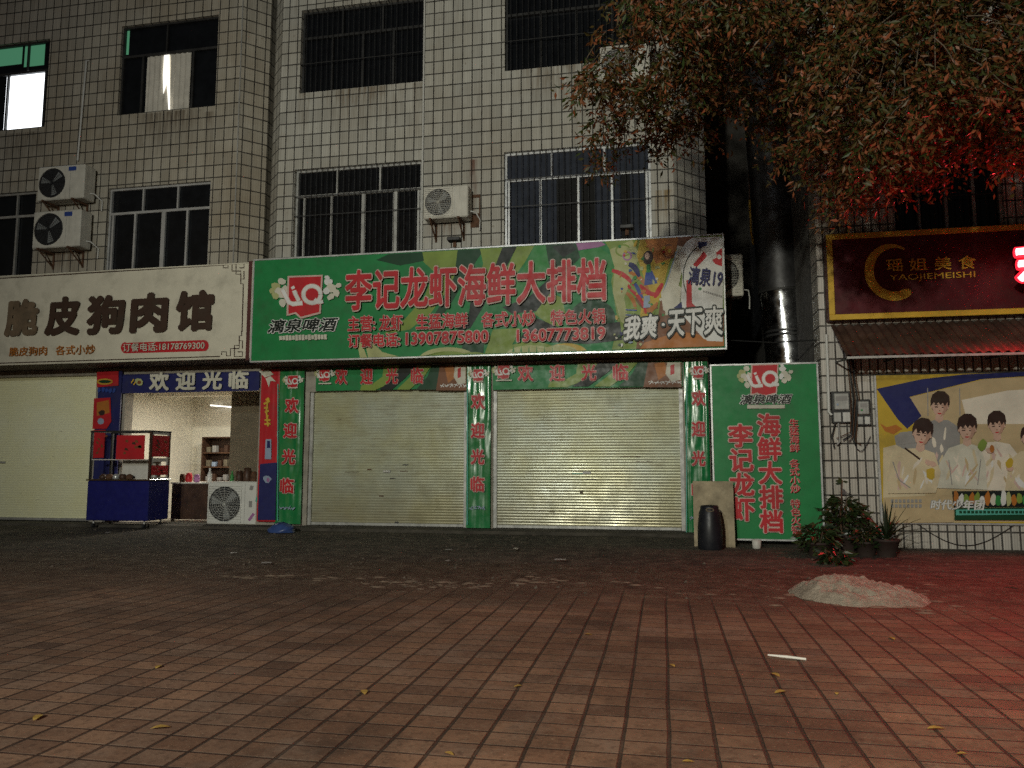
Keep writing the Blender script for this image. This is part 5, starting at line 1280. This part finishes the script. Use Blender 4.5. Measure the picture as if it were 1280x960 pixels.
M['bin'] = mat('black_plastic', (.012, .013, .017), .45, var=.2)
cxb = bn.location.x; hb = at(889, 632, ybn).z; rb = (at(905, 660, ybn).x - at(873, 660, ybn).x) / 2
q = MB(); q.lathe(cxb, ybn + rb, [(rb * .92, .003), (rb, .04), (rb * .98, hb * .5), (rb * .86, hb * .82), (rb * .72, hb * .93)], M['bin'], 28); q.build('body', bn)
q = MB(); q.lathe(cxb, ybn + rb, [(rb * .74, hb * .93), (rb * .74, hb * .955), (rb * .66, hb * .99), (rb * .3, hb)], M['bin'], 28); q.build('lid', bn)
q = MB(); zc = hb * .90; yy = ybn + rb * .2
q.tube([(cxb + .055 * math.cos(2 * math.pi * i / 16), yy - .0, zc + .022 * math.sin(2 * math.pi * i / 16)) for i in range(17)], .008, M['tan'], 6, False); q.build('handle', bn)
# small white tub by the tall panel
pt = gr(946, 686); q = MB(); q.lathe(pt.x, pt.y, [(.05, .002), (.06, .01), (.068, .13), (.062, .132), (.055, .03), (.01, .028)], M['white_paint'], 16); tag(q.build('tub'), 'small white tub at the foot of the tall green panel', 'tub')
# blue bag left
pt = gr(352, 666); q = MB(); rows = []
for j in range(9):
    a = j / 8 * math.pi / 2; rows.append([(pt.x + (.24 * math.cos(a) + .01) * math.cos(t) * (1 + .25 * mnoise.noise(Vector((t * 1.2, j * .5, 2)))), pt.y + (.18 * math.cos(a) + .01) * math.sin(t) * (1 + .25 * mnoise.noise(Vector((t * 1.2, j * .5, 2)))), (.055 if pt.y > F - .5 else .012) + .17 * math.sin(a) * (1 + .25 * mnoise.noise(Vector((t * 2, j, 5))))) for t in [k * 2 * math.pi / 20 for k in range(20)]])
M['bag'] = mat('blue_plastic_bag', (.04, .075, .22), .35, var=.3)
q.grid(rows, M['bag'], True, True); q.face(rows[-1], M['bag']); q.face(rows[0][::-1], M['bag']); tag(q.build('plastic_bag'), 'crumpled blue plastic bag on the ground beside the white air conditioner', 'bag')
# sand heap
pa, pc = gr(994, 742), gr(1178, 758); c0 = (pa + pc) / 2 ; L = (pc - pa).length / 2
q = MB(); rows = []; n = 150; ktop = 46
far = 1.05
for j in range(ktop + 1):
    u = j / ktop; row = []
    for i in range(n):
        a = 2 * math.pi * i / n
        rr = (1 - u) * (1 + .10 * mnoise.noise(Vector((math.cos(a) * 1.6, math.sin(a) * 1.6, 0))) + .05 * mnoise.noise(Vector((math.cos(a) * 5, math.sin(a) * 5, 0))))
        X = L * rr * math.cos(a); Yv = .62 * rr * math.sin(a)
        z = .155 * (1 - (1 - u) ** 3.) * (1 - .38 * X / L) + .07 * min(1, u * 3) * mnoise.noise(Vector((X * 2.6, Yv * 2.6, 1))) + .03 * min(1, u * 5) * mnoise.noise(Vector((X * 8, Yv * 8, 4))) + .022 * min(1, u * 8) * mnoise.noise(Vector((X * 21, Yv * 21, 7)))
        row.append((c0.x + X, c0.y + .18 + Yv, max(.004, z + .004)))
    rows.append(row)
q.grid(rows, M['sand'], True, True); tag(q.build('sand_heap'), 'low heap of pale builders sand on the edge of the brick pavement', 'sand heap')
# spilled streaks of sand along the edge of the paving
q = MB()
for px, py, w_, d_, n in ((505, 729, 1.1, .35, 90), (560, 733, .5, .2, 40), (690, 728, .9, .3, 45), (345, 722, .8, .3, 30), (1085, 748, 1.5, .9, 150)):
    p0 = gr(px, py)
    for i in range(n):
        x, y = p0.x + rnd.gauss(0, .5) * w_, p0.y + rnd.gauss(0, .5) * d_; r_ = .008 + .045 * rnd.random() ** 4
        ph = rnd.uniform(0, 9)
        rows = [[(x + 1.8 * r_ * k * math.cos(a) * (1 + .5 * mnoise.noise(Vector((math.cos(a) * 1.5 + ph, math.sin(a) * 1.5, i)))), y + r_ * k * math.sin(a) * (1 + .5 * mnoise.noise(Vector((math.cos(a) * 1.5 + ph, math.sin(a) * 1.5, i + 50)))), .0075 + .22 * r_ * h_) for a in [2 * math.pi * j / 9 for j in range(9)]] for k, h_ in ((1, 0), (.6, .6), (.15, 1))]
        q.grid(rows, M['sand_thin'], True, True)
tag(q.build('spilled_sand'), 'sand spilled along the edge of the brick pavement', 'sand', kind='stuff')
# white stick
q = MB(); a, c = gr(960, 822), gr(1008, 827.5); a.z = c.z = .017; q.tube([a, (a + c) / 2 + Vector((.0, .004, 0)), c], [.006, .010, .008], M['white_paint'], 7); tag(q.build('stick'), 'thin white stick lying on the brick pavement', 'stick')
# fallen leaves and paper scraps
M['leaf_yellow'] = mat('fallen_leaf', (.36, .23, .05), .8, var=.35, scale=9)
def ground_leaf():
    q = MB(); pr = [(0, -.045), (.016, -.022), (.021, 0), (.014, .026), (0, .05), (-.014, .026), (-.021, 0), (-.016, -.022)]
    q.face([(x, y, .004 + abs(x) * .5 + .1 * abs(y) * .4) for x, y in pr], M['leaf_yellow'])
    for i in range(1): pass
    return q.build('fallen_leaf')
src = None
LV = [(840, 834, 'small yellow leaf fallen close to the white stick'), (860, 955, 'small yellow leaf fallen on open brick pavement away from the stick'), (561, 945, 'small yellow leaf fallen on open brick pavement away from the stick'), (47, 900, 'small yellow leaf fallen on open brick pavement away from the stick'), (198, 836, 'small yellow leaf fallen on open brick pavement away from the stick'), (969, 846, 'small yellow leaf fallen close to the white stick'), (976, 868, 'small yellow leaf fallen close to the white stick'), (1046, 869, 'small yellow leaf fallen on open brick pavement away from the stick'),
      (648, 860, 'small yellow leaf fallen on open brick pavement away from the stick'), (200, 913, 'small yellow leaf fallen on open brick pavement away from the stick'), (1170, 914, 'small yellow leaf fallen on open brick pavement away from the stick'), (455, 868, 'small yellow leaf fallen on open brick pavement away from the stick'), (1203, 945, 'small yellow leaf fallen on open brick pavement away from the stick'), (735, 795, 'small yellow leaf fallen on open brick pavement away from the stick'), (1115, 800, 'small yellow leaf fallen on the pavers just in front of the sand heap')]
for i, (x, y, lab) in enumerate(LV):
    p0 = gr(x, y)
    if src is None: src = ground_leaf(); o = src
    else: o = src.copy(); COL.objects.link(o)
    o.location = (p0.x, p0.y, .0065); o.rotation_euler = (0, 0, rnd.uniform(0, 6.28)); s_ = rnd.uniform(.5, 1.0); o.scale = (s_, s_, s_)
    tag(o, lab, 'leaf', 'leaves fallen on the paving')
srcp = None
for i, (x, y, lab) in enumerate(((292, 694, 'pale paper scrap on the dark earth in front of the shops'), (333, 707, 'pale paper scrap on the dark earth in front of the shops'), (561, 690, 'pale paper scrap on the dark earth in front of the shops'), (645, 689, 'pale paper scrap on the dark earth in front of the shops'), (700, 703, 'pale paper scrap on the dark earth in front of the shops'), (1175, 722, 'pale paper scrap on the dark earth in front of the shops'), (1264, 735, 'pale paper scrap on the dark earth in front of the shops'), (560, 704, 'pale paper scrap on the dark earth in front of the shops'), (135, 668, 'pale paper scrap on the dark earth in front of the shops'))):
    p0 = gr(x, y)
    if srcp is None:
        q = MB(); q.grid([[(-.07 + .035 * i_, -.03 + .03 * j_, .006 + .012 * abs(mnoise.noise(Vector((i_ * .9, j_ * .8, 1))))) for i_ in range(5)] for j_ in range(3)], M['grey'], False); srcp = q.build('paper_scrap'); o = srcp
    else: o = srcp.copy(); COL.objects.link(o)
    o.location = (p0.x, p0.y, .03 if p0.y < F - .6 else .055); o.rotation_euler = (.1, 0, rnd.uniform(0, 3)); s_ = rnd.uniform(.5, 1.1); o.scale = (s_, s_, s_); tag(o, lab, 'paper scrap', 'scraps littering the earth before the shops')

q = MB()
M['grit'] = mat('grit', (.10, .08, .062), .9, var=.6, scale=20)
for i in range(2600):
    x, y = rnd.uniform(-13, 8), 7.4 + 6.3 * rnd.random() ** .8
    if mnoise.noise(Vector((x * .5, y * .8, 9))) < rnd.uniform(-.5, .35): continue
    r_ = .008 + .022 * rnd.random() ** 4; zz = .03 * max(0., mnoise.noise(Vector((x * .9, y * .9, 3)))) * min(1, (y - 10.2)) * min(1, F - y) if 10.2 < y < F else .006
    if y > F - .6: zz = .05
    a0 = rnd.uniform(0, 6)
    ring = [(x + r_ * rnd.uniform(.7, 1.3) * math.cos(a0 + k * 1.2566), y + r_ * rnd.uniform(.7, 1.3) * math.sin(a0 + k * 1.2566), zz) for k in range(5)]
    top = (x + rnd.uniform(-.3, .3) * r_, y, zz + r_ * rnd.uniform(.5, 1.1))
    for k in range(5): q.face([ring[k], ring[(k + 1) % 5], top], M['grit'])
tag(q.build('gravel'), 'scattered grit on the dark earth', 'gravel', kind='stuff')
# ---------------------------------------------------------------- plants
def leaf_mat(name, c0, c1, c2, rough=.5, spec=.35, trans=.0):
    m, t, p = newmat(name)
    gi = t.new('ShaderNodeNewGeometry').outputs['Random Per Island']
    cr = t.new('ShaderNodeValToRGB'); t.put(cr.inputs[0], gi); e = cr.color_ramp.elements
    e[0].color = (*c0, 1); e[1].color = (*c2, 1); k = e.new(.55); k.color = (*c1, 1)
    t.put(p.inputs['Base Color'], cr.outputs[0]); p.inputs['Roughness'].default_value = rough; p.inputs['Specular IOR Level'].default_value = spec
    if trans:
        tr = t.new('ShaderNodeBsdfTranslucent'); t.put(tr.inputs[0], cr.outputs[0]); mx = t.new('ShaderNodeMixShader'); mx.inputs[0].default_value = trans
        t.l.new(p.outputs[0], mx.inputs[1]); t.l.new(tr.outputs[0], mx.inputs[2]); t.l.new(mx.outputs[0], t.n['Material Output'].inputs[0])
    return m
M['leaf'] = leaf_mat('tree_leaf', (.030, .060, .012), (.095, .058, .017), (.31, .090, .036), .5, .4, .3)
M['leaf_dark'] = leaf_mat('pot_plant_leaf', (.008, .016, .006), (.02, .036, .010), (.045, .06, .018), .4, .5)
M['bark'] = mat('bark', (.10, .075, .05), .9, var=.4, scale=8, bump=.6)
M['clay'] = mat('dark_plastic_pot', (.035, .022, .018), .7, var=.3)
def leaf(mb, p, d, L, W, m, droop=0.):
    d = d.normalized(); s = d.cross(Vector((rnd.uniform(-1, 1), rnd.uniform(-1, 1), rnd.uniform(-1, 1)))).normalized()
    nrm = d.cross(s); b = len(mb.v); mi = mb.mid(m)
    mb.v += [tuple(p), tuple(p + d * L * .45 + s * W * .5), tuple(p + d * L + nrm * droop * L), tuple(p + d * L * .45 - s * W * .5)]
    mb.f.append((b, b + 1, b + 2, b + 3)); mb.mi.append(mi); mb.sm.append(False); mb.uv.append([(0, 0)] * 4)
# potted bushy plant
ypb = gr(1058, 692).y
def pot(root, cx, cy, r, h):
    q = MB(); q.lathe(cx, cy, [(r * .72, .004), (r * .98, h * .85), (r * 1.06, h * .86), (r * 1.06, h), (r * .9, h), (r * .86, h * .9), (.02, h * .88)], M['clay'], 22); q.build('pot', root)
def bush(label, px, py, z0, wx, wy, wz, nleaf, L, W, cy, group=None, ph=.28, pr=.2, name='potted_plant', haspot=True):
    p0 = gr(px, py); r = thing(name, label, 'plant', (p0.x, p0.y, 0), group)
    if haspot: pot(r, p0.x, p0.y, pr, ph)
    st = MB(); lf = MB()
    for k in range(7):
        a = rnd.uniform(0, 6.28); tip = Vector((p0.x + wx * .6 * math.cos(a), p0.y + wy * .6 * math.sin(a), z0 + wz * rnd.uniform(.7, 1.)))
        st.tube([(p0.x, p0.y, ph * .88 if haspot else 0), ((p0.x * 2 + tip.x) / 3, (p0.y * 2 + tip.y) / 3, (z0 + ph) / 2), tip], [.014, .011, .006], M['bark'], 6)
    for k in range(nleaf):
        a = rnd.uniform(0, 6.28); rr = rnd.random() ** .5; zz = rnd.uniform(0, 1)
        rad = math.sin(math.pi * (.12 + .8 * zz))
        p = Vector((p0.x + wx * rr * rad * math.cos(a), p0.y + wy * rr * rad * math.sin(a), z0 + wz * zz)) + Vector((rnd.gauss(0, .02), rnd.gauss(0, .02), rnd.gauss(0, .03)))
        d = Vector((math.cos(a) * .8, math.sin(a) * .8, rnd.uniform(-.7, .35)))
        leaf(lf, p, d, L * rnd.uniform(.6, 1.3), W * rnd.uniform(.7, 1.3), M['leaf_dark'], rnd.uniform(-.2, .2))
    st.build('stem', r); lf.build('foliage', r); return r
bp = bush('leafy potted plant with one tall red stem before the tiled pier', 1058, 693, .42, .30, .22, .34, 380, .12, .05, 0)
q = MB(); p0 = gr(1058, 693); top = at(1053, 600, p0.y); q.tube([(p0.x - .04, p0.y, .25), (p0.x - .06, p0.y, .5), tuple(top)], [.012, .011, .007], M['rust'], 6)
o = q.build('red_stem', bp); q = MB()
for k in range(7): leaf(q, Vector(top) + Vector((0, 0, -.05 * rnd.random())), Vector((rnd.uniform(-1, .4), rnd.uniform(-.4, .4), rnd.uniform(-.2, .6))), .10, .05, M['leaf_dark'])
q.build('top_leaf', bp)
bush('low dark shrub in a pot left of the leafy potted plant', 1024, 696, .14, .26, .20, .28, 300, .11, .05, 0, ph=.2, pr=.17)
bush('small pale leaved plant lying low in front of the pots', 1045, 706, .03, .22, .12, .16, 130, .11, .05, 0, ph=.1, pr=.1, name='ground_plant', haspot=False)
bush('dark low plant between the leafy pot and the spiky plant', 1083, 695, .12, .24, .18, .26, 320, .10, .045, 0, ph=.2, pr=.15)
# spiky plant
p0 = gr(1109, 696); sp_ = thing('potted_plant', 'spiky potted plant with long blades by the poster corner', 'plant', (p0.x, p0.y, 0))
pot(sp_, p0.x, p0.y, .16, .24); q = MB()
for k in range(34):
    a = rnd.uniform(0, 6.28); el = rnd.uniform(.15, 1.4); L = rnd.uniform(.40, .72); rows = []
    d = Vector((math.cos(a) * math.cos(el), math.sin(a) * math.cos(el), math.sin(el))); s = Vector((-math.sin(a), math.cos(a), 0)); pts = []
    base = Vector((p0.x, p0.y, .22))
    for i in range(7):
        t = i / 6; c_ = base + d * L * t - Vector((0, 0, .32 * t * t * L * math.cos(el))); wd = .022 * (1 - t) ** .6 * (.5 + min(1, t * 3) * .5)
        rows.append([c_ - s * wd, c_ + Vector((0, 0, -.006)), c_ + s * wd])
    q.grid(rows, M['leaf_dark'])
q.build('blade', sp_)
q = MB(); q.tube([(p0.x, p0.y, .2), (p0.x, p0.y, .3)], .03, M['bark'], 8); q.build('stem', sp_)

# ---------------------------------------------------------------- tree
TY = 8.4
tx = at(1280, 560, TY).x + 1.0
tree = thing('tree', 'broad leafy street tree hanging over the alley, its rust red leaves also lit by the neon', 'tree', (tx, TY, 0))
outline = [(722, 122), (742, 140), (745, 158), (775, 155), (800, 146), (830, 146), (850, 130), (880, 114), (905, 106), (940, 100), (966, 100), (990, 135), (978, 158), (995, 166), (1008, 192), (1025, 182), (1045, 208), (1064, 238), (1085, 232), (1105, 210), (1140, 205), (1165, 180), (1200, 182), (1230, 150), (1290, 165), (1400, 130), (1400, -160), (765, -160), (772, -30), (790, 20), (782, 60), (778, 98), (738, 114)]
def inside(x, y):
    c = False
    for i in range(len(outline)):
        (xa, ya), (xb_, yb2) = outline[i - 1], outline[i]
        if (ya > y) != (yb2 > y) and x < (xb_ - xa) * (y - ya) / (yb2 - ya) + xa: c = not c
    return c
br = MB()
trunk = [Vector((tx, TY, 0)), Vector((tx + .05, TY, 1.5)), Vector((tx - .05, TY + .05, 3.0)), Vector((tx - .1, TY + .05, 5.2)), Vector((tx - .2, TY, 7.0))]
br.tube(trunk, [.26, .21, .19, .15, .10], M['bark'], 14)
tk = br.build('trunk', tree)
lim = MB(); limbs = []
for (tpx, tpy, dy) in ((800, 60, -.3), (870, 20, .8), (950, 40, -.9), (1040, 90, .2), (1100, 30, 1.0), (1130, 90, -.6), (1210, 60, .5), (900, -80, 0), (1060, -90, -.4), (1230, 60, .9), (1000, -40, .6)):
    e = at(tpx, tpy, TY); e.y += dy; s0 = trunk[3].lerp(trunk[4], rnd.random()); pts = []
    for i in range(9):
        t = i / 8; p = s0.lerp(e, t); p.z += .7 * math.sin(math.pi * t) + .06 * mnoise.noise(Vector((i, tpx, 0))); p.y += .12 * mnoise.noise(Vector((i * .8, tpx, 5))); pts.append(p)
    lim.tube(pts, [.05 * (1 - t / 9) + .008 for t in range(9)], M['bark'], 7); limbs.append(pts)
lim.build('limb', tree)
allp = [p for l in limbs for p in l[2:]]
tw = MB(); lf = MB(); cl = []
while len(cl) < 1500:
    x, y = rnd.uniform(700, 1400), rnd.uniform(-150, 270)
    if not inside(x, y): continue
    if y < -20 and rnd.random() < .55: continue
    c_ = at(x, y, TY); c_.y += rnd.uniform(-1.3, 1.3)
    # keep the outline as seen, the depth is real
    cl.append((c_, x, y))
for c_, x, y in cl:
    nb = min(allp, key=lambda p: (p - c_).length)
    mid_ = nb.lerp(c_, .55) + Vector((0, 0, .12)); tip = c_ + Vector((rnd.uniform(-.1, .1), rnd.uniform(-.1, .1), -.12))
    if rnd.random() < .45:
        dd = (nb - c_).normalized() * rnd.uniform(.25, .5) + Vector((rnd.uniform(-.15, .15), rnd.uniform(-.15, .15), rnd.uniform(.05, .25)))
        tw.tube([c_ + dd, c_ + dd * .5 + Vector((0, 0, .03)), c_, tip], [.007, .006, .004, .0025], M['bark'], 4, False)
    dv = Vector((rnd.uniform(-1, 1), rnd.uniform(-1, 1), rnd.uniform(-.9, -.1))).normalized()
    for s_ in range(4):
        a = Vector((rnd.gauss(0, .5), rnd.gauss(0, .5), rnd.uniform(-.8, .2))) + dv * .6; a.normalize(); ln = rnd.uniform(.18, .36)
        for k in range(13):
            t = k / 12; p = c_ + a * ln * t - Vector((0, 0, .10 * t * t)) + Vector((rnd.gauss(0, .022), rnd.gauss(0, .022), rnd.gauss(0, .022)))
            d = a * .5 + Vector((rnd.gauss(0, .7), rnd.gauss(0, .7), rnd.gauss(-.25, .5)))
            leaf(lf, p, d, rnd.uniform(.04, .115), rnd.uniform(.02, .040), M['leaf'], rnd.uniform(-.25, .25))
tag(tw.build('twig', tree), kind='stuff'); lf.build('crown', tree)
